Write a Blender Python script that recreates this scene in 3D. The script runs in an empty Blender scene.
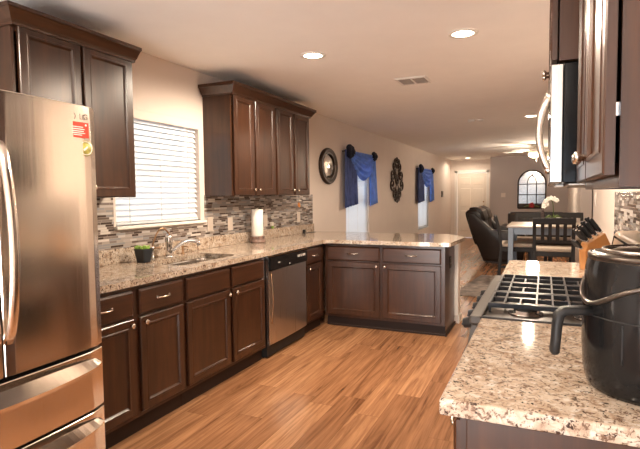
import bpy, bmesh, math, random
from mathutils import Matrix, Vector

random.seed(7)
S = bpy.context.scene
COL = S.collection
PI = math.pi

# ------------------------------------------------------------------ camera
CX, CH = 2.7286, 1.3675
YAW, PIT, ROL = 0.4229, 0.0573, -0.011
cd = bpy.data.cameras.new('camera')
cam = bpy.data.objects.new('camera', cd)
COL.objects.link(cam)
c_, s_ = math.cos(YAW), math.sin(YAW)
cp_, sp_ = math.cos(PIT), math.sin(PIT)
R0 = Vector((c_, s_, 0)); F0 = Vector((-s_, c_, 0)); Z0 = Vector((0, 0, 1))
FW = F0 * cp_ - Z0 * sp_
U0 = F0 * sp_ + Z0 * cp_
RR = R0 * math.cos(ROL) + U0 * math.sin(ROL)
UU = -R0 * math.sin(ROL) + U0 * math.cos(ROL)
cam.matrix_world = Matrix(((RR.x, UU.x, -FW.x, CX), (RR.y, UU.y, -FW.y, 0.0), (RR.z, UU.z, -FW.z, CH), (0, 0, 0, 1)))
cd.sensor_fit = 'HORIZONTAL'; cd.sensor_width = 36.0
cd.lens = 500.0 / 640.0 * 36.0
cd.clip_start = 0.02; cd.clip_end = 200
S.camera = cam

# ------------------------------------------------------------------ world, light, exposure
S.view_settings.view_transform = 'Standard'
S.view_settings.look = 'None'
S.view_settings.exposure = 0.74
S.view_settings.gamma = 1.0
S.view_settings.use_curve_mapping = False
S.cycles.use_denoising = True
S.cycles.max_bounces = 10
S.cycles.diffuse_bounces = 6
S.cycles.glossy_bounces = 5
S.cycles.sample_clamp_indirect = 6.0
S.cycles.caustics_reflective = False
S.cycles.caustics_refractive = False

W = bpy.data.worlds.new('sky'); S.world = W
W.use_nodes = True
bg = W.node_tree.nodes['Background']
bg.inputs[0].default_value = (0.82, 0.90, 1.0, 1)
bg.inputs[1].default_value = 0.9

WARM = (1.0, 0.83, 0.65)
DAY = (0.80, 0.90, 1.0)

def area(name, loc, direction, sx, sy, power, color, spread=PI, shape='RECTANGLE'):
    l = bpy.data.lights.new(name, 'AREA'); l.shape = shape
    l.size = sx
    if shape in ('RECTANGLE', 'ELLIPSE'): l.size_y = sy
    l.energy = power; l.color = color; l.spread = spread
    o = bpy.data.objects.new(name, l); COL.objects.link(o)
    o.location = loc
    o.rotation_euler = Vector(direction).to_track_quat('-Z', 'Z').to_euler()
    return o
# daylight: the patio door behind the camera, the three windows on the left wall; plus an added ceiling fill
area('patio_daylight', (1.75, -2.75, .95), (0, 1, .12), 2.3, 1.8, 26, (0.62, 0.81, 1.0))
area('ceiling_fill', (1.75, -3.3, .04), (0, .75, .62), 3.4, 1.4, 290, (1.0, 0.95, 0.90))  # added unseen fill lamp, low and aimed up to brighten ceiling and walls
area('window_daylight', (-0.80, 3.02, 1.70), (1, 0, -.1), 2.0, 1.7, 7, (0.66, 0.84, 1.0))
area('window_daylight', (-0.42, 7.55, 1.30), (1, 0, 0), 1.2, 1.5, 9, DAY)
area('window_daylight', (-0.42, 12.3, 1.25), (1, 0, 0), 1.2, 1.6, 11, DAY)

# ------------------------------------------------------------------ material helpers
def mat_new(name):
    m = bpy.data.materials.new(name); m.use_nodes = True
    nt = m.node_tree
    b = nt.nodes['Principled BSDF']
    return m, nt, b
def N(nt, t, **k):
    n = nt.nodes.new(t)
    for a, v in k.items(): setattr(n, a, v)
    return n
def ramp(nt, src, stops, interp='LINEAR'):
    r = N(nt, 'ShaderNodeValToRGB'); r.color_ramp.interpolation = interp
    e = r.color_ramp.elements
    while len(e) < len(stops): e.new(0.5)
    for i, (p, c) in enumerate(stops):
        e[i].position = p; e[i].color = (*c, 1) if len(c) == 3 else c
    nt.links.new(src, r.inputs[0])
    return r.outputs[0]
def coords(nt, scale=(1, 1, 1), kind='Object'):
    tc = N(nt, 'ShaderNodeTexCoord'); mp = N(nt, 'ShaderNodeMapping')
    mp.inputs['Scale'].default_value = scale
    nt.links.new(tc.outputs[kind], mp.inputs[0])
    return mp.outputs[0]
def noise(nt, vec, scale, detail=4, rough=0.55, dist=0.0):
    n = N(nt, 'ShaderNodeTexNoise'); n.inputs['Scale'].default_value = scale
    n.inputs['Detail'].default_value = detail; n.inputs['Roughness'].default_value = rough
    n.inputs['Distortion'].default_value = dist
    nt.links.new(vec, n.inputs['Vector']); return n.outputs['Fac']
def mix(nt, fac, a, b, blend='MIX'):
    m = N(nt, 'ShaderNodeMix', data_type='RGBA', blend_type=blend)
    if isinstance(fac, float): m.inputs[0].default_value = fac
    else: nt.links.new(fac, m.inputs[0])
    for i, v in ((6, a), (7, b)):
        if isinstance(v, tuple): m.inputs[i].default_value = (*v, 1) if len(v) == 3 else v
        else: nt.links.new(v, m.inputs[i])
    return m.outputs[2]
def math_(nt, op, a, b=None):
    m = N(nt, 'ShaderNodeMath', operation=op)
    for i, v in enumerate((a, b)):
        if v is None: continue
        if isinstance(v, (int, float)): m.inputs[i].default_value = v
        else: nt.links.new(v, m.inputs[i])
    return m.outputs[0]
def bump(nt, b, h, strength=0.2, dist=0.01):
    n = N(nt, 'ShaderNodeBump'); n.inputs['Strength'].default_value = strength
    n.inputs['Distance'].default_value = dist
    nt.links.new(h, n.inputs['Height']); nt.links.new(n.outputs[0], b.inputs['Normal'])

def simple(name, col, rough=0.5, metal=0.0, var=0.08, vs=12.0, coat=0.0, spec=0.5, trans=0.0, bumps=0.0):
    m, nt, b = mat_new(name)
    v = coords(nt)
    f = noise(nt, v, vs, 4)
    lo = tuple(x * (1 - var) for x in col); hi = tuple(min(1, x * (1 + var)) for x in col)
    nt.links.new(ramp(nt, f, [(0.3, lo), (0.7, hi)]), b.inputs['Base Color'])
    b.inputs['Roughness'].default_value = rough; b.inputs['Metallic'].default_value = metal
    b.inputs['Coat Weight'].default_value = coat
    b.inputs['Specular IOR Level'].default_value = spec
    b.inputs['Transmission Weight'].default_value = trans
    if bumps: bump(nt, b, noise(nt, v, vs * 8, 3), bumps, 0.004)
    return m

def wood(name, dark, light, axis='z', rough=0.35, scale=1.0, coat=0.06, bumps=0.05):
    m, nt, b = mat_new(name)
    sc = {'z': (18, 18, 1.3), 'x': (1.3, 18, 18), 'y': (18, 1.3, 18)}[axis]
    v = coords(nt, tuple(x * scale for x in sc))
    f = noise(nt, v, 1.6, 6, 0.62, 0.5)
    v2 = coords(nt, (3, 3, 2)); f2 = noise(nt, v2, 1.5, 3)
    c = ramp(nt, f, [(0.28, dark), (0.72, light)])
    c2 = ramp(nt, f2, [(0.35, (0.75, 0.75, 0.75)), (0.7, (1.1, 1.1, 1.1))])
    nt.links.new(mix(nt, 1.0, c, c2, 'MULTIPLY'), b.inputs['Base Color'])
    b.inputs['Roughness'].default_value = rough; b.inputs['Coat Weight'].default_value = coat
    b.inputs['Coat Roughness'].default_value = 0.2; b.inputs['Specular IOR Level'].default_value = 0.5
    bump(nt, b, f, bumps, 0.003)
    return m

def floor_mat():
    m, nt, b = mat_new('oak_plank_floor')
    tc = N(nt, 'ShaderNodeTexCoord'); sx = N(nt, 'ShaderNodeSeparateXYZ')
    nt.links.new(tc.outputs['Object'], sx.inputs[0])
    X, Y = sx.outputs[0], sx.outputs[1]
    w, L = 0.165, 1.25
    u = math_(nt, 'DIVIDE', X, w); col = math_(nt, 'FLOOR', u); fu = math_(nt, 'FRACT', u)
    wn = N(nt, 'ShaderNodeTexWhiteNoise', noise_dimensions='1D'); nt.links.new(col, wn.inputs['W'])
    vv = math_(nt, 'ADD', math_(nt, 'DIVIDE', Y, L), wn.outputs['Value'])
    row = math_(nt, 'FLOOR', vv); fv = math_(nt, 'FRACT', vv)
    cb = N(nt, 'ShaderNodeCombineXYZ'); nt.links.new(col, cb.inputs[0]); nt.links.new(row, cb.inputs[1])
    w2 = N(nt, 'ShaderNodeTexWhiteNoise', noise_dimensions='2D'); nt.links.new(cb.outputs[0], w2.inputs['Vector'])
    pid = w2.outputs['Value']
    # grain, offset per plank
    off = N(nt, 'ShaderNodeCombineXYZ')
    nt.links.new(math_(nt, 'MULTIPLY', X, 16.0), off.inputs[0])
    nt.links.new(math_(nt, 'MULTIPLY', Y, 1.1), off.inputs[1])
    nt.links.new(math_(nt, 'MULTIPLY', pid, 40.0), off.inputs[2])
    g = noise(nt, off.outputs[0], 1.0, 7, 0.62, 0.9)
    off2 = N(nt, 'ShaderNodeCombineXYZ')
    nt.links.new(math_(nt, 'MULTIPLY', X, 60.0), off2.inputs[0])
    nt.links.new(math_(nt, 'MULTIPLY', Y, 2.0), off2.inputs[1])
    nt.links.new(math_(nt, 'MULTIPLY', pid, 40.0), off2.inputs[2])
    g2 = noise(nt, off2.outputs[0], 1.0, 3, 0.6)
    base = ramp(nt, pid, [(0.0, (0.225, 0.103, 0.047)), (0.5, (0.295, 0.142, 0.067)), (1.0, (0.36, 0.183, 0.090))])
    gr = ramp(nt, g, [(0.28, (0.42, 0.34, 0.28)), (0.47, (0.98, 0.96, 0.95)), (0.72, (1.36, 1.40, 1.44))])
    gr2 = ramp(nt, g2, [(0.35, (0.74, 0.70, 0.66)), (0.6, (1.06, 1.06, 1.06))])
    c = mix(nt, 1.0, mix(nt, 1.0, base, gr, 'MULTIPLY'), gr2, 'MULTIPLY')
    e1 = math_(nt, 'GREATER_THAN', math_(nt, 'ABSOLUTE', math_(nt, 'SUBTRACT', fu, 0.5)), 0.489)
    e2 = math_(nt, 'GREATER_THAN', math_(nt, 'ABSOLUTE', math_(nt, 'SUBTRACT', fv, 0.5)), 0.4985)
    e = math_(nt, 'MAXIMUM', e1, e2)
    c = mix(nt, math_(nt, 'MULTIPLY', e, 0.6), c, (0.13, 0.055, 0.02))
    nt.links.new(c, b.inputs['Base Color'])
    b.inputs['Roughness'].default_value = 0.27
    b.inputs['Specular IOR Level'].default_value = 0.45
    bump(nt, b, math_(nt, 'SUBTRACT', math_(nt, 'MULTIPLY', g, 0.3), e), 0.12, 0.003)
    return m

def granite_mat():
    m, nt, b = mat_new('speckled_granite')
    v = coords(nt)
    a = noise(nt, v, 20, 5, 0.7, 0.5)
    base = ramp(nt, a, [(0.34, (0.30, 0.20, 0.14)), (0.45, (0.43, 0.335, 0.25)), (0.58, (0.54, 0.455, 0.37))])
    n2 = noise(nt, v, 62, 5, 0.72, 0.9)
    c = mix(nt, ramp(nt, n2, [(0.53, (0, 0, 0)), (0.60, (1, 1, 1))]), base, (0.150, 0.092, 0.062))
    n4 = noise(nt, v, 36, 4, 0.6, 0.3)
    c = mix(nt, ramp(nt, n4, [(0.58, (0, 0, 0)), (0.68, (1, 1, 1))]), c, (0.60, 0.54, 0.475))
    n3 = noise(nt, coords(nt, (1, 1.2, 1)), 80, 3, 0.6, 0.9)
    c = mix(nt, ramp(nt, n3, [(0.595, (0, 0, 0)), (0.63, (1, 1, 1))]), c, (0.045, 0.028, 0.022))
    nt.links.new(c, b.inputs['Base Color'])
    b.inputs['Roughness'].default_value = 0.06
    b.inputs['Specular IOR Level'].default_value = 0.55
    return m

def mosaic_mat():
    m, nt, b = mat_new('linear_glass_mosaic')
    tc = N(nt, 'ShaderNodeTexCoord'); sx = N(nt, 'ShaderNodeSeparateXYZ')
    nt.links.new(tc.outputs['Object'], sx.inputs[0])
    Y, Z = sx.outputs[1], sx.outputs[2]
    h = 0.0165
    v = math_(nt, 'DIVIDE', Z, h); row = math_(nt, 'FLOOR', v); fv = math_(nt, 'FRACT', v)
    wn = N(nt, 'ShaderNodeTexWhiteNoise', noise_dimensions='1D'); nt.links.new(row, wn.inputs['W'])
    wid = math_(nt, 'ADD', math_(nt, 'MULTIPLY', wn.outputs['Value'], 0.06), 0.060)
    u = math_(nt, 'ADD', math_(nt, 'DIVIDE', Y, wid), math_(nt, 'MULTIPLY', wn.outputs['Value'], 17.3))
    colm = math_(nt, 'FLOOR', u); fu = math_(nt, 'FRACT', u)
    cb = N(nt, 'ShaderNodeCombineXYZ'); nt.links.new(colm, cb.inputs[0]); nt.links.new(row, cb.inputs[1])
    w2 = N(nt, 'ShaderNodeTexWhiteNoise', noise_dimensions='2D'); nt.links.new(cb.outputs[0], w2.inputs['Vector'])
    c = ramp(nt, w2.outputs['Value'], [(0.0, (0.06, 0.04, 0.033)), (0.18, (0.20, 0.165, 0.15)), (0.36, (0.34, 0.295, 0.265)),
                                       (0.52, (0.44, 0.40, 0.37)), (0.66, (0.25, 0.245, 0.25)), (0.84, (0.58, 0.53, 0.48)), (0.92, (0.13, 0.095, 0.078))], 'CONSTANT')
    e1 = math_(nt, 'GREATER_THAN', math_(nt, 'ABSOLUTE', math_(nt, 'SUBTRACT', fv, 0.5)), 0.43)
    e2 = math_(nt, 'GREATER_THAN', math_(nt, 'ABSOLUTE', math_(nt, 'SUBTRACT', fu, 0.5)), 0.487)
    e = math_(nt, 'MAXIMUM', e1, e2)
    c = mix(nt, e, c, (0.40, 0.34, 0.29))
    nt.links.new(c, b.inputs['Base Color'])
    r = ramp(nt, w2.outputs['Value'], [(0, (0.12,) * 3), (0.5, (0.45,) * 3), (0.7, (0.15,) * 3)], 'CONSTANT')
    nt.links.new(r, b.inputs['Roughness'])
    bump(nt, b, math_(nt, 'SUBTRACT', 1.0, e), 0.3, 0.003)
    return m

def steel(name, col, rough, axis='z', streak=0.06):
    m, nt, b = mat_new(name)
    sc = {'z': (160, 160, 2), 'y': (160, 2, 160), 'x': (2, 160, 160)}[axis]
    f = noise(nt, coords(nt, sc), 1.0, 3)
    lo = tuple(x * (1 - streak) for x in col); hi = tuple(min(1, x * (1 + streak)) for x in col)
    nt.links.new(ramp(nt, f, [(0.3, lo), (0.7, hi)]), b.inputs['Base Color'])
    b.inputs['Metallic'].default_value = 1.0
    rr = ramp(nt, f, [(0.3, (rough * 0.9,) * 3), (0.7, (rough * 1.12,) * 3)])
    nt.links.new(rr, b.inputs['Roughness'])
    return m

def emis(name, col, strength):
    m, nt, b = mat_new(name)
    b.inputs['Base Color'].default_value = (*col, 1)
    b.inputs['Emission Color'].default_value = (*col, 1)
    b.inputs['Emission Strength'].default_value = strength
    return m

def cloth_trans(name, col, trans, rough=0.7, var=0.1, weave=300.0):
    m, nt, b = mat_new(name)
    out = nt.nodes['Material Output']
    f = noise(nt, coords(nt), 9, 3)
    c = ramp(nt, f, [(0.3, tuple(x * (1 - var) for x in col)), (0.7, tuple(min(1, x * (1 + var)) for x in col))])
    nt.links.new(c, b.inputs['Base Color']); b.inputs['Roughness'].default_value = rough
    t = N(nt, 'ShaderNodeBsdfTranslucent'); nt.links.new(c, t.inputs[0])
    ms = N(nt, 'ShaderNodeMixShader'); ms.inputs[0].default_value = trans
    nt.links.new(b.outputs[0], ms.inputs[1]); nt.links.new(t.outputs[0], ms.inputs[2])
    nt.links.new(ms.outputs[0], out.inputs[0])
    return m

def glass_mat(name):
    m, nt, b = mat_new(name)
    out = nt.nodes['Material Output']
    t = N(nt, 'ShaderNodeBsdfTransparent'); g = N(nt, 'ShaderNodeBsdfGlossy'); g.inputs['Roughness'].default_value = 0.03
    fr = N(nt, 'ShaderNodeFresnel'); fr.inputs[0].default_value = 1.45
    ms = N(nt, 'ShaderNodeMixShader')
    nt.links.new(fr.outputs[0], ms.inputs[0]); nt.links.new(t.outputs[0], ms.inputs[1]); nt.links.new(g.outputs[0], ms.inputs[2])
    nt.links.new(ms.outputs[0], out.inputs[0])
    return m

M = dict(
    floor=floor_mat(), granite=granite_mat(), mosaic=mosaic_mat(),
    wall=simple('greige_wall_paint', (0.70, 0.615, 0.55), 0.75, var=0.02, vs=3, bumps=0.03),
    wall_far=simple('grey_wall_paint', (0.52, 0.465, 0.44), 0.75, var=0.02, vs=3),
    ceil=simple('ceiling_paint', (0.92, 0.88, 0.83), 0.85, var=0.015, vs=5, bumps=0.05),
    white=simple('white_trim_paint', (0.78, 0.74, 0.68), 0.45, var=0.02),
    door_paint=simple('cream_door_paint', (0.78, 0.70, 0.60), 0.45, var=0.02),
    cab=wood('espresso_cabinet_wood', (0.027, 0.0098, 0.0042), (0.066, 0.0240, 0.0098), 'z', 0.28, bumps=.006),
    cabh=wood('espresso_cabinet_rail', (0.027, 0.0098, 0.0042), (0.066, 0.0240, 0.0098), 'x', 0.28, bumps=.006),
    toe=simple('dark_toe_kick', (0.020, 0.0095, 0.006), 0.55, spec=.25),
    fridge=steel('warm_stainless_steel', (0.84, 0.76, 0.68), 0.17, 'z', .02),
    steel=steel('brushed_stainless_steel', (0.62, 0.57, 0.52), 0.24, 'y'),
    dwsteel=steel('dishwasher_stainless', (0.62, 0.57, 0.52), 0.30, 'z', .015),
    chrome=simple('polished_chrome', (0.75, 0.74, 0.73), 0.1, 1.0, var=0.03),
    nickel=simple('brushed_nickel', (0.72, 0.64, 0.55), 0.24, 1.0, var=0.05),
    bronze=simple('bronze_metal', (0.42, 0.25, 0.14), 0.28, 1.0, var=0.08),
    black_gloss=simple('black_gloss_plastic', (0.008, 0.0075, 0.0075), 0.12, var=0.1, spec=.25),
    black=simple('black_plastic', (0.014, 0.0135, 0.0135), 0.45, var=0.1, spec=.3),
    iron=simple('cast_iron_grate', (0.035, 0.035, 0.038), 0.33, 0.3, var=0.2, vs=60),
    ironwork=simple('dark_bronze_ironwork', (0.035, 0.019, 0.012), 0.35, 0.5, var=0.25, vs=30),
    blind=cloth_trans('white_blind_slat', (0.90, 0.92, 0.94), 0.35, 0.45, 0.01),
    blue=cloth_trans('royal_blue_voile', (0.19, 0.36, 0.86), 0.5, 0.55, 0.25),
    navy=cloth_trans('navy_voile', (0.075, 0.11, 0.30), 0.45, 0.6, 0.3),
    glass=glass_mat('window_glass'),
    mirror=simple('mirror_glass', (0.80, 0.78, 0.76), 0.03, 1.0, var=0.01),
    oak=wood('honey_beech_wood', (0.42, 0.17, 0.045), (0.56, 0.25, 0.075), 'z', 0.4, 0.7),
    darkwood=wood('black_brown_chair_wood', (0.008, 0.0055, 0.004), (0.018, 0.012, 0.009), 'z', 0.6, coat=0.0),
    leather=simple('dark_brown_leather', (0.016, 0.009, 0.0062), 0.36, var=0.3, vs=7, bumps=0.2, spec=.4),
    fabric=simple('beige_seat_fabric', (0.50, 0.40, 0.31), 0.85, var=0.1, vs=40),
    greypaint=simple('pale_grey_table_paint', (0.26, 0.32, 0.40), 0.45, var=0.05),
    tabletop=wood('whitewashed_table_top', (0.42, 0.33, 0.25), (0.60, 0.49, 0.38), 'x', 0.3, 0.6),
    paper=simple('white_paper', (0.84, 0.80, 0.74), 0.9, var=0.03, vs=60),
    marble=simple('mottled_marble', (0.16, 0.10, 0.08), 0.18, var=0.85, vs=30),
    knotcloth=simple('midnight_cloth', (0.010, 0.011, 0.022), 0.7, var=0.3, spec=.2),
    pot=simple('charcoal_pot', (0.026, 0.028, 0.032), 0.4, var=0.1),
    soil=simple('potting_soil', (0.03, 0.02, 0.014), 0.95, var=0.3, vs=90),
    leaf=simple('succulent_leaf', (0.22, 0.36, 0.06), 0.45, var=0.3, vs=25),
    petal=simple('white_petal', (0.85, 0.80, 0.72), 0.6, var=0.05),
    stem=simple('green_stem', (0.09, 0.13, 0.03), 0.5, var=0.2),
    rug=simple('grey_woven_rug', (0.24, 0.195, 0.165), 0.95, var=0.5, vs=9, bumps=0.3),
    plate=simple('ivory_switch_plate', (0.74, 0.66, 0.58), 0.4, var=0.02),
    red=simple('red_sticker', (0.62, 0.05, 0.025), 0.5, var=0.05),
    whiteink=simple('white_print', (0.85, 0.80, 0.74), 0.5, var=0.02),
    olive=simple('olive_gold_sticker', (0.42, 0.37, 0.08), 0.5, var=0.35, vs=60),
    greyink=simple('grey_print', (0.16, 0.13, 0.115), 0.4, var=0.05),
    bluelabel=simple('blue_label', (0.03, 0.13, 0.50), 0.4, var=0.15),
    board=simple('taupe_board', (0.36, 0.25, 0.17), 0.35, var=0.12, vs=10),
    amber=simple('amber_ornament', (0.70, 0.26, 0.05), 0.4, var=0.2),
    redflower=simple('red_flower', (0.42, 0.02, 0.03), 0.6, var=0.3),
    lens=emis('lamp_lens', (1.0, 0.80, 0.55), 14.0),
    fanlens=emis('fan_lamp_glass', (1.0, 0.72, 0.42), 7.0),
    white_plastic=simple('white_plastic', (0.78, 0.72, 0.64), 0.4, var=0.02),
    tray=simple('dark_steel_tray', (.075, .055, .043), .3, .9, var=.15),
    ledge=simple('brown_steel_ledge', (.050, .037, .028), .42, .0, var=.1, spec=.25),
    trimdark=simple('smoked_metal_trim', (.10, .082, .07), .28, .9, var=.05),
    filterglass=simple('hood_filter', (0.35, 0.30, 0.25), 0.35, 0.8, var=0.4, vs=60),
)

# ------------------------------------------------------------------ mesh helpers
class MB:
    def __init__(s): s.bm = bmesh.new()
    def box(s, x0, x1, y0, y1, z0, z1, bev=0.0, seg=1, mtx=None):
        t = bmesh.new()
        vs = [t.verts.new((x, y, z)) for x in (x0, x1) for y in (y0, y1) for z in (z0, z1)]
        for f in ((0, 1, 3, 2), (4, 6, 7, 5), (0, 4, 5, 1), (2, 3, 7, 6), (0, 2, 6, 4), (1, 5, 7, 3)):
            t.faces.new([vs[i] for i in f])
        bmesh.ops.recalc_face_normals(t, faces=t.faces)
        if bev > 0:
            bmesh.ops.bevel(t, geom=list(t.edges), offset=bev, segments=seg, profile=0.5, affect='EDGES')
        s._merge(t, mtx); return s
    def _merge(s, t, mtx=None, smooth=False):
        if mtx is not None: bmesh.ops.transform(t, matrix=mtx, verts=t.verts)
        mp = {}
        for v in t.verts: mp[v] = s.bm.verts.new(v.co)
        for f in t.faces:
            try: nf = s.bm.faces.new([mp[v] for v in f.verts])
            except ValueError: continue
            nf.smooth = smooth or f.smooth
        t.free()
    def prism(s, poly, axis, a, b, bev=0.0, seg=1, mtx=None):
        """poly: 2-D points; axis: extrusion axis; points map to the other two axes in xyz order"""
        t = bmesh.new()
        def P(p, w):
            if axis == 'x': return (w, p[0], p[1])
            if axis == 'y': return (p[0], w, p[1])
            return (p[0], p[1], w)
        A = [t.verts.new(P(p, a)) for p in poly]; B = [t.verts.new(P(p, b)) for p in poly]
        t.faces.new(A); t.faces.new(B[::-1])
        n = len(poly)
        for i in range(n): t.faces.new([A[i], B[i], B[(i + 1) % n], A[(i + 1) % n]])
        bmesh.ops.recalc_face_normals(t, faces=t.faces)
        if bev > 0: bmesh.ops.bevel(t, geom=list(t.edges), offset=bev, segments=seg, profile=0.5, affect='EDGES')
        s._merge(t, mtx); return s
    def lathe(s, prof, cx=0, cy=0, cz=0, n=24, mtx=None, smooth=True, caps=True):
        t = bmesh.new(); rings = []
        for r, z in prof:
            rings.append([t.verts.new((cx + r * math.cos(2 * PI * i / n), cy + r * math.sin(2 * PI * i / n), cz + z)) for i in range(n)])
        for a, b in zip(rings, rings[1:]):
            for i in range(n):
                f = t.faces.new([a[i], a[(i + 1) % n], b[(i + 1) % n], b[i]]); f.smooth = smooth
        if caps:
            t.faces.new(rings[0][::-1]); t.faces.new(rings[-1])
        bmesh.ops.recalc_face_normals(t, faces=t.faces)
        s._merge(t, mtx); return s
    def tube(s, pts, r, n=8, closed=False, mtx=None):
        pts = [Vector(p) for p in pts]; t = bmesh.new(); rings = []
        rs = r if isinstance(r, (list, tuple)) else [r] * len(pts)
        L = len(pts); prev = None
        for i, p in enumerate(pts):
            if closed: d = pts[(i + 1) % L] - pts[i - 1]
            else: d = pts[min(i + 1, L - 1)] - pts[max(i - 1, 0)]
            d.normalize()
            if prev is None:
                a = Vector((0, 0, 1)) if abs(d.z) < 0.9 else Vector((1, 0, 0))
            else: a = prev
            x = (a - d * a.dot(d)).normalized(); y = d.cross(x); prev = x
            rings.append([t.verts.new(p + (x * math.cos(2 * PI * k / n) + y * math.sin(2 * PI * k / n)) * rs[i]) for k in range(n)])
        pr = list(zip(rings, rings[1:])) + ([(rings[-1], rings[0])] if closed else [])
        for a, b in pr:
            for k in range(n):
                f = t.faces.new([a[k], a[(k + 1) % n], b[(k + 1) % n], b[k]]); f.smooth = True
        if not closed: t.faces.new(rings[0][::-1]); t.faces.new(rings[-1])
        bmesh.ops.recalc_face_normals(t, faces=t.faces)
        s._merge(t, mtx); return s
    def cyl(s, p0, p1, r, n=16, mtx=None, r1=None):
        return s.tube([p0, p1], [r, r if r1 is None else r1], n, mtx=mtx)
    def ball(s, c, r, sc=(1, 1, 1), n=12, mtx=None):
        t = bmesh.new()
        bmesh.ops.create_uvsphere(t, u_segments=n, v_segments=max(6, n * 2 // 3), radius=r)
        bmesh.ops.transform(t, matrix=Matrix.Translation(c) @ Matrix.Diagonal((*sc, 1)), verts=t.verts)
        for f in t.faces: f.smooth = True
        s._merge(t, mtx); return s
    def rings(s, rr, cap=True):
        """rr: list of rings of xyz points (all the same count), joined in order"""
        t = bmesh.new(); R = [[t.verts.new(p) for p in ring] for ring in rr]
        n = len(R[0])
        for a, b in zip(R, R[1:]):
            for i in range(n): t.faces.new([a[i], a[(i + 1) % n], b[(i + 1) % n], b[i]])
        if cap: t.faces.new(R[0][::-1]); t.faces.new(R[-1])
        bmesh.ops.recalc_face_normals(t, faces=t.faces)
        s._merge(t); return s
    def sheet(s, fn, nu, nv, thick=0.0):
        t = bmesh.new()
        g = [[t.verts.new(fn(i / nu, j / nv)) for j in range(nv + 1)] for i in range(nu + 1)]
        for i in range(nu):
            for j in range(nv):
                f = t.faces.new([g[i][j], g[i + 1][j], g[i + 1][j + 1], g[i][j + 1]]); f.smooth = True
        if thick:
            bmesh.ops.recalc_face_normals(t, faces=t.faces)
            bmesh.ops.solidify(t, geom=list(t.faces), thickness=thick)
            for f in t.faces: f.smooth = True
        s._merge(t); return s

def rootloc(o):
    v = Vector((0, 0, 0))
    while o is not None:
        v = v + Vector(o.location); o = o.parent
    return v
def obj(name, mb, mat, parent=None, world=True, label=None):
    """link a mesh; with world=True its points are world points even under an (unrotated) parent"""
    me = bpy.data.meshes.new(name)
    if parent is not None and world:
        bmesh.ops.translate(mb.bm, verts=mb.bm.verts, vec=-rootloc(parent))
    mb.bm.normal_update()
    mb.bm.to_mesh(me); mb.bm.free()
    me.materials.append(M[mat] if isinstance(mat, str) else mat)
    o = bpy.data.objects.new(name, me); COL.objects.link(o)
    if parent is not None: o.parent = parent
    if label: o['label'] = label
    return o
def tag(o, label, cat, group=None):
    o['label'] = label; o['category'] = cat
    if group: o['group'] = group
    return o
def thing(name, label, cat, loc=(0, 0, 0), rotz=0.0, group=None):
    o = bpy.data.objects.new(name, None); COL.objects.link(o)
    o.empty_display_size = 0.05
    o.location = loc; o.rotation_euler = (0, 0, rotz)
    return tag(o, label, cat, group)
def struct(name, mb, mat, parent=None):
    o = obj(name, mb, mat, parent)
    o['kind'] = 'structure'
    return o
def dup(root, loc, rotz, label=None, group=None):
    r = root.copy(); COL.objects.link(r); r.location = loc; r.rotation_euler = (0, 0, rotz)
    if label: r['label'] = label
    if group: r['group'] = group
    for ch in list(root.children):
        c = ch.copy(); COL.objects.link(c); c.parent = r
        for g in list(ch.children):
            d = g.copy(); COL.objects.link(d); d.parent = c
    return r

def rect_ring(w, h, d, y, x0=0.0, z0=0.0):
    return [(x0 + d, y, z0 + d), (x0 + w - d, y, z0 + d), (x0 + w - d, y, z0 + h - d), (x0 + d, y, z0 + h - d)]
def door_mb(x0, z0, w, h, t=0.02, rail=0.058):
    """framed door in local space, front towards -y, back on y = 0"""
    m = MB()
    spec = [(0, 0), (0, -t + .004), (.004, -t), (rail - .016, -t), (rail - .013, -t - .0025), (rail - .005, -t - .0025),
            (rail, -t + .005), (rail + .005, -t + .009)]
    m.rings([rect_ring(w, h, d, y, x0, z0) for d, y in spec])
    return m
def drawer_mb(x0, z0, w, h, t=0.02):
    m = MB()
    m.rings([rect_ring(w, h, d, y, x0, z0) for d, y in ((0, 0), (0, -t + .008), (.011, -t))])
    return m
def knob_mb(x, y, z, r=0.0145):
    m = MB()
    mt = Matrix.Translation((x, y, z)) @ Matrix.Rotation(PI / 2, 4, 'X')
    m.lathe([(.006, 0), (.0055, .012), (r * .8, .016), (r, .021), (r * .92, .027), (r * .5, .030)], n=16, mtx=mt)
    return m
def pull_mb(x, y, z, w=0.10):
    m = MB()
    pts = [(x - w / 2 + w * i / 10, y - .006 - .022 * math.sin(PI * i / 10) ** .6, z) for i in range(11)]
    m.tube(pts, [.0065, .0055, .005, .005, .005, .005, .005, .005, .005, .0055, .0065], 8)
    for sx in (-1, 1): m.ball((x + sx * w / 2, y - .004, z), .009, (1, .6, 1), 10)
    return m

# ------------------------------------------------------------------ room shell
RX = 3.17          # right wall of the kitchen
CZ = 2.443
YB = -2.6          # back wall
f = MB().box(-.14, 5.2, YB - .14, 16.6, -.12, 0.0); struct('floor', f, 'floor')
f = MB().box(-.14, 5.2, YB - .14, 16.6, CZ, CZ + .12); struct('ceiling', f, 'ceil')

WIN = [(2.595, 3.535, 1.168, 2.015), (7.02, 8.10, 0.62, 1.99), (11.72, 12.84, 0.55, 1.97)]
wl = MB(); y = YB
for (a, b, z0, z1) in WIN:
    wl.box(-.14, 0, y, a, 0, CZ); wl.box(-.14, 0, a, b, 0, z0); wl.box(-.14, 0, a, b, z1, CZ); y = b
wl.box(-.14, 0, y, 16.45, 0, CZ)
struct('wall_left', wl, 'wall')
struct('wall_right', MB().box(RX, RX + .14, YB, 5.84, 0, CZ), 'wall')
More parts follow.
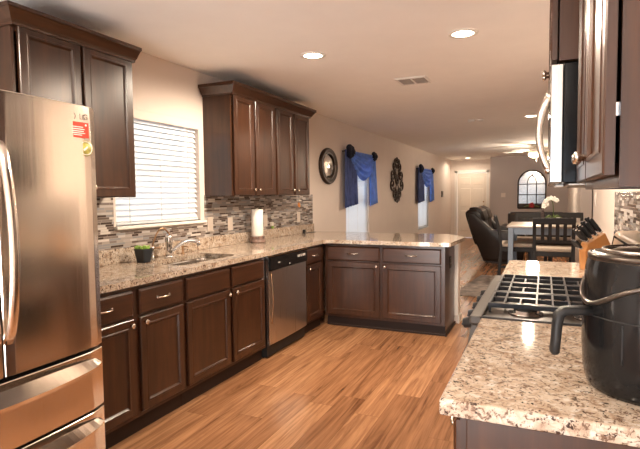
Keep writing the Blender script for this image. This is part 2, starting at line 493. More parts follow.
# the far end: a recess with the entry door, then the grey wall with the arched mirror
DY, MY = 16.2, 15.45
w = MB().box(0, .19, DY, DY + .14, 0, CZ).box(1.09, 1.26, DY, DY + .14, 0, CZ).box(.19, 1.09, DY, DY + .14, 2.03, CZ)
struct('wall_far', w, 'wall')
w = MB().box(1.26, 3.38, MY, MY + .89, 0, CZ)
struct('wall_living', w, 'wall_far')
w = MB().box(3.31, 3.56, 10.0, MY, 0, CZ).box(4.40, 5.2, 10.0, 10.14, 0, CZ).box(3.56, 4.40, 10.0, 10.14, 2.03, CZ)
struct('wall_hall', w, 'wall')
w = MB().box(RX, 5.2, 5.70, 5.84, 0, CZ); struct('wall_return', w, 'wall')
w = MB().box(5.06, 5.2, 5.84, 10.0, 0, CZ); struct('wall_dining', w, 'wall')
# wall behind the camera with a wide patio opening
w = MB().box(0, .5, YB - .14, YB, 0, CZ).box(3.0, RX, YB - .14, YB, 0, CZ).box(.5, 3.0, YB - .14, YB, 2.2, CZ)
struct('wall_back', w, 'wall')
# entry door
d = struct('door_1', MB().box(.205, 1.075, DY + .02, DY + .06, .01, 2.02, .003), 'door_paint')
pm = MB()
for (px0, px1) in ((.30, .60), (.68, .98)):
    for (pz0, pz1) in ((.22, .85), (.97, 1.55), (1.66, 1.90)):
        pm.box(px0, px1, DY + .008, DY + .024, pz0, pz1, .007)
obj('door_panel', pm, 'door_paint', d)
obj('door_handle', MB().lathe([(.03, 0), (.03, .008), (.012, .012), (.012, .035), (.028, .05), (.028, .065), (.01, .075)], n=16,
    mtx=Matrix.Translation((.995, DY + .02, 1.0)) @ Matrix.Rotation(PI / 2, 4, 'X')).cyl((.995, DY + .02, 1.13), (.995, DY + .002, 1.13), .022), 'bronze', d)
t = MB().box(.12, .20, DY - .018, DY, 0, 2.10, .004).box(1.08, 1.16, DY - .018, DY, 0, 2.10, .004).box(.12, 1.16, DY - .018, DY, 2.03, 2.11, .004)
struct('trim_1', t, 'white')
d = struct('door_2', MB().box(3.575, 4.385, 10.03, 10.07, .01, 2.02, .003), 'board')
obj('door_panel', MB().box(3.66, 3.95, 10.018, 10.035, .2, .86, .007).box(4.03, 4.31, 10.018, 10.035, .2, .86, .007).box(3.66, 3.95, 10.018, 10.035, .98, 1.9, .007).box(4.03, 4.31, 10.018, 10.035, .98, 1.9, .007), 'board', d)
obj('door_handle', MB().ball((3.64, 9.985, .95), .032).cyl((3.64, 10.03, .95), (3.64, 9.985, .95), .012), 'ironwork', d)
struct('baseboard_left', MB().box(0, .014, 5.86, 16.19, 0, .085, .003), 'white')
struct('baseboard_mirror', MB().box(1.27, 3.30, MY - .014, MY, 0, .085, .003), 'white')
struct('baseboard_far', MB().box(.015, .12, DY - .014, DY, 0, .085, .003), 'white')
struct('baseboard_right', MB().box(RX - .014, RX, 3.68, 5.84, 0, .085, .003), 'white')
# half wall behind the peninsula cabinets
struct('wall_half', MB().box(0.0, 1.905, 5.37, 5.50, 0, .874), 'wall')
struct('baseboard_half', MB().box(1.905, 1.919, 5.36, 5.514, 0, .085, .003).box(0.015, 1.919, 5.50, 5.514, 0, .085, .003), 'white')
struct('trim_2', MB().box(1.86, 1.908, 5.352, 5.37, .085, .874, .004), 'white')

# windows: sashes, glass
for i, (a, b, z0, z1) in enumerate(WIN):
    wt = bpy.data.objects.new('window_%d' % (i + 1), None); COL.objects.link(wt); wt['kind'] = 'structure'
    wt.location = (-.11, (a + b) / 2, z0)
    zm = z0 + (z1 - z0) * .50
    fr = MB()
    for (zz0, zz1, xo) in ((z0, zm + .025, -.128), (zm - .025, z1, -.150)):
        fr.box(xo, xo + .03, a, a + .045, zz0, zz1, .003).box(xo, xo + .03, b - .045, b, zz0, zz1, .003)
        fr.box(xo, xo + .03, a + .045, b - .045, zz0, zz0 + .05, .003).box(xo, xo + .03, a + .045, b - .045, zz1 - .05, zz1, .003)
    obj('window_frame', fr, 'white', wt)
    obj('window_pane', MB().box(-.116, -.112, a + .04, b - .04, z0 + .04, zm, 0).box(-.138, -.134, a + .04, b - .04, zm, z1 - .04, 0), 'glass', wt)
    if i == 0:
        obj('window_sill', MB().box(-.10, .035, a - .025, b + .05, z0 - .024, z0, .005), 'white', wt)
    else:
        obj('window_sill', MB().box(-.10, .02, a - .02, b + .02, z0 - .02, z0, .005), 'white', wt)

# blinds
def blind(label, a, b, z0, z1, x=-.036, tilt=0.98, pitch=.0425, sw=.050):
    t = thing('window_blind', label, 'blind', (x, (a + b) / 2, z1 - .05), 0, None)
    obj('headrail', MB().box(x - .028, x + .028, a + .012, b - .012, z1 - .055, z1 - .004, .004), 'blind', t)
    m = MB(); n = int((z1 - z0 - .075) / pitch)
    for k in range(n):
        zc = z1 - .075 - pitch * k
        mt = Matrix.Translation((x, 0, zc)) @ Matrix.Rotation(tilt, 4, 'Y')
        m.box(-sw / 2, sw / 2, a + .014, b - .014, -.0014, .0014, 0, mtx=mt)
    obj('slat', m, 'blind', t)
    obj('bottom_rail', MB().box(x - .025, x + .025, a + .014, b - .014, z0 + .004, z0 + .024, .005), 'blind', t)
    c = MB()
    for yy in (a + .14, (a + b) / 2, b - .14):
        c.cyl((x + .026, yy, z1 - .06), (x + .026, yy, z0 + .02), .0016, 6)
    obj('ladder_cord', c, 'white_plastic', t)
    return t
vb = blind('white slatted blind in the kitchen window above the sink', *WIN[0])
obj('valance', MB().box(-.010, .008, 2.597, 3.533, 1.945, 2.013, .003), 'wall', vb)
blind('white slatted blind under the nearer blue scarf valance, beside the round mirror', *WIN[1])
blind('white slatted blind under the farther blue scarf valance', *WIN[2])

# ------------------------------------------------------------------ backsplash
bs = MB().box(.0005, .009, 1.70, 5.82, .93, 1.130).box(.0005, .009, 1.70, 2.568, 1.130, 1.372).box(.0005, .009, 3.590, 5.82, 1.130, 1.385)
tag(obj('tile_backsplash', bs, 'mosaic'), 'long grey-brown strip mosaic backsplash on the window wall above the sink', 'backsplash')
bs = MB().box(RX - .009, RX - .0005, 1.02, 3.93, .93, 1.372)
tag(obj('tile_backsplash', bs, 'mosaic'), 'strip mosaic backsplash on the range wall behind the air fryer', 'backsplash')

# ------------------------------------------------------------------ worktops
def slab(m, poly, z0=.876, z1=.914, bev=.006):
    m.prism(poly, 'z', z0, z1, bev, 2)
SX0, SX1, SY0, SY1 = .175, .535, 2.63, 3.30   # sink cut-out
wt = thing('kitchen_worktop', 'L-shaped speckled granite worktop along the sink wall and over the peninsula', 'worktop', (.3, 3.5, .876))
top = MB()
Y0 = 1.66
# around the sink, no seams in sight
# rounded sink hole: build the run as one polygon ring bridge
def top_with_hole(m, outer, hole, z0, z1):
    import mathutils
    t = bmesh.new()
    loops = []
    for loop in (outer, hole):
        vs = [t.verts.new((p[0], p[1], z1)) for p in loop]
        loops.append([t.edges.new((vs[i], vs[(i + 1) % len(vs)])) for i in range(len(vs))])
    r = bmesh.ops.triangle_fill(t, use_beauty=True, use_dissolve=False, edges=loops[0] + loops[1], normal=(0, 0, 1))
    faces = list(t.faces); low = {v: t.verts.new((v.co.x, v.co.y, z0)) for v in list(t.verts)}
    bound = [e for e in t.edges if len(e.link_faces) == 1]
    for f_ in faces: t.faces.new([low[v] for v in f_.verts][::-1])
    for e in bound: t.faces.new([e.verts[0], e.verts[1], low[e.verts[1]], low[e.verts[0]]])
    bmesh.ops.recalc_face_normals(t, faces=t.faces)
    m._merge(t)
def rrect(x0, x1, y0, y1, r, n=6):
    out = []
    for (cx, cy, a0) in ((x1 - r, y1 - r, 0), (x0 + r, y1 - r, 90), (x0 + r, y0 + r, 180), (x1 - r, y0 + r, 270)):
        for k in range(n + 1):
            a = math.radians(a0 + 90 * k / n); out.append((cx + r * math.cos(a), cy + r * math.sin(a)))
    return out
outer = [(.010, Y0), (.65, Y0), (.65, 4.700), (.690, 4.737), (1.915, 4.737), (1.930, 4.750), (1.962, 5.45), (1.73, 5.82), (.010, 5.82)]
top_with_hole(top, outer, rrect(SX0, SX1, SY0, SY1, .07), .876, .914)
obj('worktop_slab', top, 'granite', wt)
obj('upstand', MB().box(.0095, .029, Y0, 5.82, .9142, 1.016, .003), 'granite', wt)
wt = thing('kitchen_worktop', 'short speckled granite worktop in the foreground under the air fryer', 'worktop', (2.85, 1.5, .876))
slab(m := MB(), [(2.519, 1.10), (RX - .010, 1.10), (RX - .010, 1.895), (2.519, 1.895)])
obj('worktop_slab', m, 'granite', wt)
obj('upstand', MB().box(RX - .029, RX - .0095, 1.10, 1.895, .9142, 1.016, .003), 'granite', wt)
wt = thing('kitchen_worktop', 'short speckled granite worktop beyond the gas range under the knife block', 'worktop', (2.85, 3.2, .876))
slab(m := MB(), [(2.510, 2.925), (RX - .010, 2.925), (RX - .010, 3.645), (2.510, 3.645)])
obj('worktop_slab', m, 'granite', wt)
obj('upstand', MB().box(RX - .029, RX - .0095, 2.925, 3.645, .9142, 1.016, .003), 'granite', wt)

# sink
st = thing('kitchen_sink', 'undermount stainless steel sink set into the granite below the window', 'sink', (.355, 2.965, .70))
m = MB()
def rr3(d, z): return [(p[0], p[1], z) for p in rrect(SX0 - .012 + d, SX1 + .012 - d, SY0 - .012 + d, SY1 + .012 - d, max(.02, .08 - d))]
m.rings([rr3(-.012, .874), rr3(0, .874), rr3(.004, .862), rr3(.012, .735), rr3(.04, .705), rr3(.14, .698)], cap=False)
m.bm.faces.new([m.bm.verts.new(p) for p in rr3(.14, .698)])
bmesh.ops.remove_doubles(m.bm, verts=m.bm.verts, dist=1e-5)
obj('basin', m, 'steel', st)
obj('divider', MB().box(SX0 + .006, SX1 - .006, 3.005, 3.022, .70, .835, .006), 'steel', st)
obj('drain', MB().lathe([(.04, 0), (.042, .004), (.02, .006)], .355, 2.82, .698, 20), 'chrome', st)

# ------------------------------------------------------------------ base cabinets (local: x along the front, -y = front)
def base_cabinet(label, loc, rotz, Wd, bays, depth=.60, name='base_cabinet', end_panels=()):
    """bays: list of (x0, x1, kind, knob side, has pull)"""
    t = thing(name, label, 'cabinet', loc, rotz)
    b = MB()
    b.box(0, Wd, .001, depth, .105, .8755)
    b.box(.001, Wd - .001, .045, depth, 0, .105)
    obj('carcass', b, 'cab', t, False)
    obj('toe_kick', MB().box(0.001, Wd - .001, .040, .0445, .0, .1045), 'toe', t, False)
    for (x0, x1, side, pull) in bays:
        dr = obj('drawer', drawer_mb(x0, .700, x1 - x0, .146), 'cabh', t, False)
        if pull: obj('handle', pull_mb((x0 + x1) / 2, -.02, .775), 'nickel', dr, False)
        d = obj('door', door_mb(x0, .135, x1 - x0, .550), 'cab', t, False)
        kx = x1 - .028 if side == 'r' else x0 + .028
        obj('knob', knob_mb(kx, -.02, .655), 'nickel', d, False)
    return t
R90 = PI / 2
def ly(y, y0): return y - y0
base_cabinet('dark espresso base cabinet with two drawers and two doors beside the refrigerator', (.61, 1.665, 0), R90, .882,
             [(.022, .438, 'r', True), (.486, .862, 'l', True)])
base_cabinet('dark espresso sink base cabinet with two doors below the faucet', (.61, 2.548, 0), R90, 1.022,
             [(.015, .495, 'r', False), (.533, .989, 'l', False)], depth=.045)
base_cabinet('narrow dark espresso base cabinet in the corner beside the dishwasher', (.61, 4.318, 0), R90, .46,
             [(.028, .385, 'l', True)])
base_cabinet('wide dark espresso peninsula base cabinet with two drawers and two doors', (.632, 4.79, 0), 0, 1.238,
             [(.030, .596, 'r', True), (.627, 1.203, 'l', True)], depth=.575)
base_cabinet('dark espresso base cabinet in the foreground under the air fryer', (2.56, 1.885, 0), -R90, .755,
             [(.03, .36, 'r', True), (.395, .725, 'l', True)])
base_cabinet('dark espresso base cabinet beyond the gas range under the knife block', (2.56, 3.625, 0), -R90, .69,
             [(.03, .33, 'r', True), (.36, .66, 'l', True)])
# end panel stile + shoe moulding on visible ends
struct('trim_3', MB().box(1.872, 1.884, 4.80, 5.352, 0, .03, .003).box(.66, 1.884, 4.818, 4.829, 0, .02, .003), 'toe')
tag(obj('cabinet_end_panel', MB().box(2.577, 3.155, 1.112, 1.126, 0, .874, .002), 'cab'),
    'dark grained end panel of the foreground cabinet below the granite edge', 'panel')

# ------------------------------------------------------------------ wall cabinets
def wall_cabinet(label, loc, rotz, Wd, depth, z0, z1, doors, zd0, zd1, knob_z, crown=None, gap=0.0):
    t = thing('wall_cabinet', label, 'cabinet', loc, rotz)
    b = MB()
    th = .018
    b.box(0, th, 0, depth, z0, z1).box(Wd - th, Wd, 0, depth, z0, z1)
    b.box(th, Wd - th, 0, depth, z1 - th, z1).box(th, Wd - th, .001, depth, z0 + .018, z0 + .018 + th)
    b.box(th, Wd - th, depth - .008, depth, z0 + .02, z1 - th)
    b.box(th, Wd - th, 0, .019, z0, z0 + .045).box(th, Wd - th, 0, .019, z1 - .05, z1)
    cx = [th, Wd - th]
    for a, c in zip(doors, doors[1:]): b.box(a[1] - .012, c[0] + .012, 0, .019, z0 + .045, z1 - .05)
    obj('carcass', b, 'cab', t, False)
    for (x0, x1, side) in doors:
        dm = door_mb(x0, zd0, x1 - x0, zd1 - zd0)
        bmesh.ops.translate(dm.bm, verts=dm.bm.verts, vec=(0, -gap, 0))
        d = obj('door', dm, 'cab', t, False)
        kx = x1 - .03 if side == 'r' else x0 + .03
        obj('knob', knob_mb(kx, -.02 - gap, knob_z), 'nickel', d, False)
        if gap > .007:
            for zz in (zd0 + .12, zd1 - .06):
                xh = x0 + .02 if side == 'r' else x1 - .035
                obj('hinge', MB().box(xh, xh + .015, -gap - .0005, .0005, zz - .012, zz + .012), 'chrome', d, False)
            xb = x1 - .03 if side == 'r' else x0 + .02
            obj('bumper', MB().box(xb, xb + .01, -gap - .0005, .0005, zd0 + .01, zd0 + .02), 'whiteink', d, False)
    if crown:
        e0, e1, zc0, zc1 = crown    # e0/e1: overhang at the ends
        prof = [(0, zc0), (.008, zc0), (.010, zc0 + .012), (.022, zc0 + .022), (.040, zc0 + .050), (.052, zc0 + .066), (.060, zc0 + .070), (.060, zc1), (0, zc1)]
        def ring(p):
            o, z = p
            return [(0 - o * e0, depth, z), (0 - o * e0, -.020 - o, z), (Wd + o * e1, -.020 - o, z), (Wd + o * e1, depth, z)]
        cm = MB(); cm.rings([ring(p) for p in prof])
        obj('crown_molding', cm, 'cabh', t, False)
    return t
UD = .285
wall_cabinet('dark wooden wall cabinet with crown moulding above the refrigerator side of the window', (UD, 1.690, 0), R90, .808, UD - .001, 1.372, 2.262,
             [(.031, .399, 'r'), (.420, .788, 'l')], 1.376, 2.250, 1.43, (1, .15, 2.235, 2.322))
wall_cabinet('dark wooden wall cabinet on the far side of the window, nearer of its pair', (UD, 3.600, 0), R90, .767, UD - .001, 1.378, 2.255,
             [(.028, .352, 'r'), (.378, .740, 'l')], 1.382, 2.245, 1.43, (1, 0, 2.235, 2.330))
wall_cabinet('dark wooden wall cabinet beside the round mirror, farther of its pair', (UD, 3.600 + .768, 0), R90, .762, UD - .001, 1.378, 2.255,
             [(.012, .358, 'r'), (.402, .748, 'l')], 1.382, 2.245, 1.43, (0, 1, 2.235, 2.330))
wall_cabinet('dark wooden wall cabinet above the air fryer beside the microwave', (2.850, 1.872, 0), -R90, .825, RX - 2.851, 1.378, 2.36,
             [(.012, .405, 'r'), (.425, .828, 'l')], 1.400, 2.340, 1.458, gap=.0075)
wall_cabinet('short dark wooden wall cabinet directly above the microwave', (2.766, 2.90, 0), -R90, 1.0, RX - 2.767, 1.815, 2.36,
             [(.012, .492, 'r'), (.508, .988, 'l')], 1.822, 2.340, 1.875, gap=.006)

# ------------------------------------------------------------------ microwave
t = thing('microwave_oven', 'stainless over-the-range microwave with curved bar handle above the gas range', 'microwave', (2.95, 2.4, 1.40))
b = MB().box(2.783, RX - .012, 1.905, 2.905, 1.402, 1.808, .004)
obj('body', b, 'black_gloss', t)
d = obj('door', MB().box(2.741, 2.781, 1.905, 2.905, 1.404, 1.806, .003), 'steel', t)
obj('window', MB().box(2.738, 2.7405, 2.20, 2.80, 1.47, 1.75, .001), 'black_gloss', d)
pts = [(2.742 - .040 * math.sin(PI * k / 14) ** .7, 1.985, 1.455 + .30 * k / 14) for k in range(15)]
pts = [(2.742 - .036 * math.sin(PI * k / 14) ** .8, 1.985, 1.448 + .268 * k / 14) for k in range(15)]
obj('handle', MB().tube(pts, .0125, 10).ball((2.738, 1.985, 1.450), .014).ball((2.738, 1.985, 1.714), .014), 'steel', d)
u = MB().box(2.80, 3.14, 1.94, 2.38, 1.394, 1.4015, .002).box(2.80, 3.14, 2.43, 2.87, 1.394, 1.4015, .002)
obj('grease_filter', u, 'filterglass', t)
obj('lamp_cover', MB().box(2.765, 2.795, 2.2, 2.55, 1.392, 1.4015, .003), 'white_plastic', t)

# ------------------------------------------------------------------ refrigerator
FY0, FY1 = .712, 1.652
FX = .90
t = thing('refrigerator', 'stainless steel french-door refrigerator with bottom freezer drawers', 'refrigerator', (.46, 1.17, 0))
obj('body', MB().box(.04, .845, FY0 + .005, FY1 - .005, .03, 1.745, .006), 'black', t)
def bowed(y0, y1, z0, z1, bow=.014, x0=.852, x1=FX - .014):
    m = MB(); n = 12; poly = [(x0, y0), ]
    ys = [y0 + (y1 - y0) * k / n for k in range(n + 1)]
    yc = (FY0 + FY1) / 2; hw = (FY1 - FY0) / 2
    edge = []
    for k, yy in enumerate(ys):
        u = (yy - yc) / hw
        x = x1 + bow * (1 - u * u) + .014 * (1 - abs(u) ** 14)
        if k == 0 or k == n: x -= .006
        edge.append((x, yy))
    poly = [(x0, y0)] + edge + [(x0, y1)]
    m.prism(poly, 'z', z0, z1, .003, 1)
    for f_ in m.bm.faces:
        if abs(f_.normal.z) < .1: f_.smooth = False
    return m
ld = obj('door', bowed(FY0, 1.176, .704, 1.768), 'fridge', t)
rd = obj('door', bowed(1.182, FY1, .704, 1.768), 'fridge', t)
def vhandle(y):
    m = MB(); pts = []; rr = []
    for k in range(21):
        u = k / 20; z = .835 + .74 * u
        pts.append((FX + .014 + .062 * math.sin(PI * u) ** .55, y, z)); rr.append(.013)
    m.tube(pts, rr, 10)
    # flatten into a broad strap
    for v in m.bm.verts: v.co.y = y + (v.co.y - y) * 1.5
    return m
obj('handle', vhandle(1.112), 'fridge', ld); obj('handle', vhandle(1.192), 'fridge', rd)
def hhandle(z, bow=.052):
    rr = []; n = 28
    for k in range(n + 1):
        u = k / n; yy = FY0 + .05 + (FY1 - FY0 - .085) * u
        o = FX + .006 + bow * math.sin(PI * u) ** .55; h = .030 * (math.sin(PI * u) ** .35 if 0 < u < 1 else .0) + .006
        x_in = o - .016
        rr.append([(x_in, yy, z + h), (o - .014, yy, z + h), (o + .006, yy, z - h * .55), (o + .002, yy, z - h), (o - .010, yy, z - h), (x_in - .002, yy, z - h * .2)])
    m = MB(); m.rings(rr)
    for f_ in m.bm.faces: f_.smooth = False
    return m
for (z0, z1, zh) in ((.424, .688, .635), (.045, .412, .362)):
    dr = obj('freezer_drawer', bowed(FY0, FY1, z0, z1), 'fridge', t)
    obj('handle', hhandle(zh), 'fridge', dr)
obj('toe_grille', MB().box(.80, .842, FY0 + .01, FY1 - .01, .0, .042, .003), 'black', t)
obj('hinge_cover', MB().box(.72, .85, FY1 - .09, FY1 - .01, 1.746, 1.766, .005), 'black', t)
def fridge_x(yy):
    u = (yy - (FY0 + FY1) / 2) / ((FY1 - FY0) / 2)
    return FX - .014 + .014 * (1 - u * u) + .014 * (1 - abs(u) ** 14)
def text_mb(s, size, mtx, depth=.0006):
    cu = bpy.data.curves.new('lettering', 'FONT'); cu.body = s; cu.size = size; cu.extrude = depth
    cu.align_x = 'CENTER'; cu.align_y = 'CENTER'
    o = bpy.data.objects.new('lettering', cu); COL.objects.link(o)
    dg = bpy.context.evaluated_depsgraph_get(); dg.update()
    me = bpy.data.meshes.new_from_object(o.evaluated_get(dg))
    bpy.data.objects.remove(o); bpy.data.curves.remove(cu)
    m = MB(); m.bm.from_mesh(me); bpy.data.meshes.remove(me)
    bmesh.ops.transform(m.bm, matrix=mtx, verts=m.bm.verts)
    return m
def face_px(x, y, z, yawtilt=0.0):    # local text x -> +Y, y -> +Z, normal -> +X
    return Matrix.Translation((x, y, z)) @ Matrix.Rotation(-yawtilt, 4, 'Z') @ Matrix(((0, 0, 1, 0), (1, 0, 0, 0), (0, 1, 0, 0), (0, 0, 0, 1)))
def slope(yy): return math.atan((fridge_x(yy - .03) - fridge_x(yy + .03)) / .06)
LY = 1.545
lt = text_mb('LG', .034, face_px(fridge_x(LY) + .001, LY + .028, 1.717, 0.10))
obj('logo', lt, 'greyink', rd); lt = MB()
lt.lathe([(.0165, 0), (.0165, .0012), (.0135, .0012), (.0135, 0)], n=20, mtx=face_px(fridge_x(LY) - .0005, LY - .028, 1.717, .05), caps=False)
lt.box(-.0015, .0015, -.009, .009, 0, .0012, mtx=face_px(fridge_x(LY) - .0005, LY - .030, 1.718, .05)).box(-.0015, .007, -.009, -.006, 0, .0012, mtx=face_px(fridge_x(LY) - .0005, LY - .030, 1.718, .05))
obj('emblem', lt, 'greyink', rd)
# magnets / stickers on the door
SYc = 1.540
tk = thing('sticker', 'red rectangular sticker with white print on the refrigerator door', 'sticker', (fridge_x(SYc), SYc, 1.661))
sl = slope(SYc)
F1 = face_px(fridge_x(SYc) + .0012, SYc, 1.661, sl)
obj('sheet', MB().box(-.054, .054, -.033, .033, 0, .0012, .0005, mtx=F1), 'red', tk)
pr = MB()
for k, (wd, zz) in enumerate(((.052, .012), (.066, .003), (.058, -.006), (.070, -.014), (.040, -.022))):
    pr.box(-wd / 2, wd / 2, zz - .0018, zz + .0018, .0012, .0018, mtx=F1)
pr.box(-.050, -.036, .020, .028, .0012, .0018, mtx=F1)
pr.ball((.040, .022, .0014), .005, (1, 1, .1), 8, mtx=F1)
obj('print', pr, 'whiteink', tk)
SYc = 1.582; F2 = face_px(fridge_x(SYc) + .0012, SYc, 1.585, slope(SYc))
tk = thing('sticker', 'round olive and gold sticker just under the red one on the refrigerator', 'sticker', (fridge_x(SYc), SYc, 1.585))
obj('sheet', MB().lathe([(.034, 0), (.034, .0014), (.001, .0016)], n=24, mtx=F2), 'olive', tk)
pr = MB().box(-.014, .010, -.004, .004, .0015, .0022, mtx=F2 @ Matrix.Rotation(.7, 4, 'Z')).lathe([(.030, .0014), (.030, .0022), (.027, .0022), (.027, .0014)], n=24, mtx=F2, caps=False)
obj('print', pr, 'whiteink', tk)

# ------------------------------------------------------------------ dishwasher
t = thing('dishwasher', 'stainless steel dishwasher with black control strip between the base cabinets', 'dishwasher', (.35, 3.95, 0))
obj('body', MB().box(.06, .615, 3.585, 4.306, .012, .870, .003), 'black', t)
m = MB(); n = 14
poly = [(.618, 3.592)] + [(.640 + .010 * math.sin(PI * k / n) ** .7, 3.592 + .708 * k / n) for k in range(n + 1)] + [(.618, 4.30)]
m.prism(poly, 'z', .118, .742, .003, 1); dd = obj('door', m, 'dwsteel', t)
obj('control_panel', MB().box(.618, .656, 3.592, 4.30, .745, .862, .006), 'black_gloss', t)
hp = MB()
pts = [(.656 + .016 * math.sin(PI * k / 12), 3.603, .30 + .43 * k / 12) for k in range(13)]
hp.tube(pts, .004, 6); obj('edge_glint', hp, 'bronze', dd)  # curved reflection along the door edge, modelled as a bronze strip
mk = MB()
for yy, w_ in ((3.73, .03), (4.10, .012), (4.13, .012), (4.16, .012), (4.20, .02), (4.235, .018)):
    mk.box(.6562, .6566, yy, yy + w_, .800 if yy < 4 else .806, .806 if yy < 4 else .828)
mk.box(.6562, .6566, 3.93, 3.945, .766, .776)
obj('control_marks', mk, 'whiteink', t)
obj('top_trim', MB().box(.618, .658, 3.592, 4.30, .8625, .868, .001), 'bronze', t)
obj('side_trim', MB().box(.612, .640, 3.5855, 3.591, .118, .866, .001), 'steel', t)
obj('kick_plate', MB().box(.555, .575, 3.60, 4.295, .0, .112, .003), 'black', t)

# ------------------------------------------------------------------ gas range
GY0, GY1 = 1.902, 2.918
t = thing('gas_range', 'stainless gas range with black cast iron grates between the two short worktops', 'range', (2.82, 2.41, 0))
obj('body', MB().box(2.535, RX - .015, GY0, GY1, .03, .895, .004), 'steel', t)
obj('cooktop', MB().box(2.478, 2.5225, GY0, GY1, .885, .917, .006, 2).box(3.003, RX - .015, GY0, GY1, .8955, .921, .004).box(2.518, 3.006, GY1 - .022, GY1, .8955, .918, .003), 'ledge', t)
obj('front_rim', MB().box(2.523, 3.002, GY0, GY0 + .020, .8955, .918, .003), 'iron', t)
obj('burner_tray', MB().box(2.523, 3.002, GY0 + .021, GY1 - .023, .8955, .8965), 'tray', t)
fp = obj('control_panel', MB().prism([(2.468, .79), (2.535, .79), (2.535, .884), (2.484, .884)], 'y', GY0, GY1, .003), 'ledge', t)
for k in range(5):
    yy = 2.03 + .155 * k
    mt = Matrix.Translation((2.474, yy, .862)) @ Matrix.Rotation(-PI / 2 - .2, 4, 'Y')
    obj('knob', MB().lathe([(.024, 0), (.024, .006), (.021, .010), (.0195, .034), (.013, .038)], n=18, mtx=mt).box(-.004, .004, -.019, .019, .034, .041, .0015, mtx=mt), 'black', t)
od = obj('oven_door', MB().box(2.497, 2.534, GY0 + .004, GY1 - .004, .20, .782, .005), 'steel', t)
obj('handle', MB().tube([(2.498, GY0 + .08, .735), (2.455, GY0 + .08, .735), (2.450, GY0 + .10, .735), (2.450, GY1 - .10, .735), (2.455, GY1 - .08, .735), (2.498, GY1 - .08, .735)], .012, 10), 'steel', od)
obj('oven_window', MB().box(2.4945, 2.4975, GY0 + .2, GY1 - .2, .33, .62, .001), 'black_gloss', od)
obj('storage_drawer', MB().box(2.500, 2.534, GY0 + .004, GY1 - .004, .05, .192, .005), 'steel', t)
for (bx, by, br) in ((2.665, 2.10, .048), (2.89, 2.10, .040), (2.775, 2.41, .052), (2.665, 2.72, .040), (2.89, 2.72, .048)):
    bo = obj('burner', MB().lathe([(br + .018, 0), (br + .016, .006), (br, .008), (br, .016)], bx, by, .8965, 24), 'steel', t)
    obj('burner_cap', MB().lathe([(br * .9, 0), (br * .92, .006), (br * .6, .010)], bx, by, .9126 - .002, 24), 'black', bo)
bgd = obj('backguard', MB().prism([(3.010, .9225), (3.018, .945), (3.052, 1.160), (3.062, 1.172), (3.150, 1.178), (3.153, .9225)], 'y', GY0 + .02, GY1 - .004, .003), 'board', t)
bm_ = Matrix.Translation((3.018, 2.41, .945)) @ Matrix.Rotation(math.atan2(.034, .215), 4, 'Y')
obj('bezel', MB().box(-.003, .002, -.49, .50, .198, .210, .001, mtx=bm_).box(-.003, .002, .488, .503, .0, .198, .001, mtx=bm_), 'black_gloss', bgd)
obj('display', MB().box(-.003, .001, -.09, .125, .055, .165, .001, mtx=bm_), 'black_gloss', bgd)
obj('display_trim', MB().box(-.004, .001, .128, .20, .05, .168, .001, mtx=bm_), 'whiteink', bgd)
obj('clock', MB().box(-.004, -.003, -.055, .045, .095, .135, mtx=bm_), emis('clock_digits', (.05, .25, 1.0), 1.2), bgd)
# grates: three cast sections
def grate(y0, y1, parent):
    m = MB(); x0, x1 = 2.527, 2.998; z0, z1 = .917, .935; w_ = .004
    def bx(xa, xb, ya, yb, za=z0, zb=z1): m.box(xa, xb, ya, yb, za, zb, .0015)
    bx(x0, x1, y0, y0 + .013); bx(x0, x1, y1 - .013, y1); bx(x0, x0 + .010, y0 + .012, y1 - .012); bx(x1 - .010, x1, y0 + .012, y1 - .012)
    ym = (y0 + y1) / 2
    bx(x0 + .008, x1 - .008, ym - w_, ym + w_)
    for k in range(1, 8):
        xx = x0 + (x1 - x0) * k / 8
        ya, yb = (y0 + .010, y1 - .010)
        if k in (2, 6): ya, yb = (y0 + .010, ym)
        bx(xx - w_, xx + w_, ya, yb)
    for xx in (x0 + .006, x1 - .006):
        for yy in (y0 + .007, y1 - .007): bx(xx - .005, xx + .005, yy - .005, yy + .005, .8967, .926)
    return obj('grate', m, 'iron', parent)
for k in range(3):
    g0 = 2.075 + k * .262
    grate(g0, g0 + .255, t)

# ------------------------------------------------------------------ air fryer
AX, AY, AR = 2.965, 1.345, .152
hd = Vector((-.93, -.37, 0)).normalized()
t = thing('air_fryer', 'glossy black air fryer with silver bands and a drawer handle on the foreground granite', 'air fryer', (AX, AY, .914))
prof = [(AR * .80, .006), (AR * .88, .0), (AR * .93, .010), (AR * .975, .04), (AR * 1.0, .10), (AR * 1.0, .174)]
obj('drawer_shell', MB().lathe([(r, z) for r, z in prof], AX, AY, .915, 56, caps=False), 'black_gloss', t)
body = [(AR * 1.0, .178), (AR * 1.0, .205), (AR * .985, .245), (AR * .955, .285), (AR * .92, .305)]
obj('body', MB().lathe(body, AX, AY, .914, 56, caps=False), 'black_gloss', t)
obj('seam_band', MB().lathe([(AR * .99, .1742), (AR * 1.002, .1750), (AR * 1.002, .1766), (AR * .99, .1778)], AX, AY, .914, 56, caps=False), 'black', t)
obj('rim_band', MB().lathe([(AR * .90, .303), (AR * .93, .304), (AR * .935, .309), (AR * .925, .314), (AR * .89, .315)], AX, AY, .914, 56, caps=False), 'trimdark', t)
lid = obj('lid', MB().lathe([(AR * .93, .300), (AR * .90, .313), (AR * .72, .322), (AR * .66, .318), (AR * .62, .319), (AR * .50, .325), (.01, .327)], AX, AY, .914, 56), simple('smoked_lid_plastic', (.05, .032, .022), .22, .3, coat=.4), t)
obj('vent_ring', MB().lathe([(AR * .735, .320), (AR * .74, .3245), (AR * .70, .325), (AR * .69, .319)], AX, AY, .914, 56, caps=False), 'steel', lid)
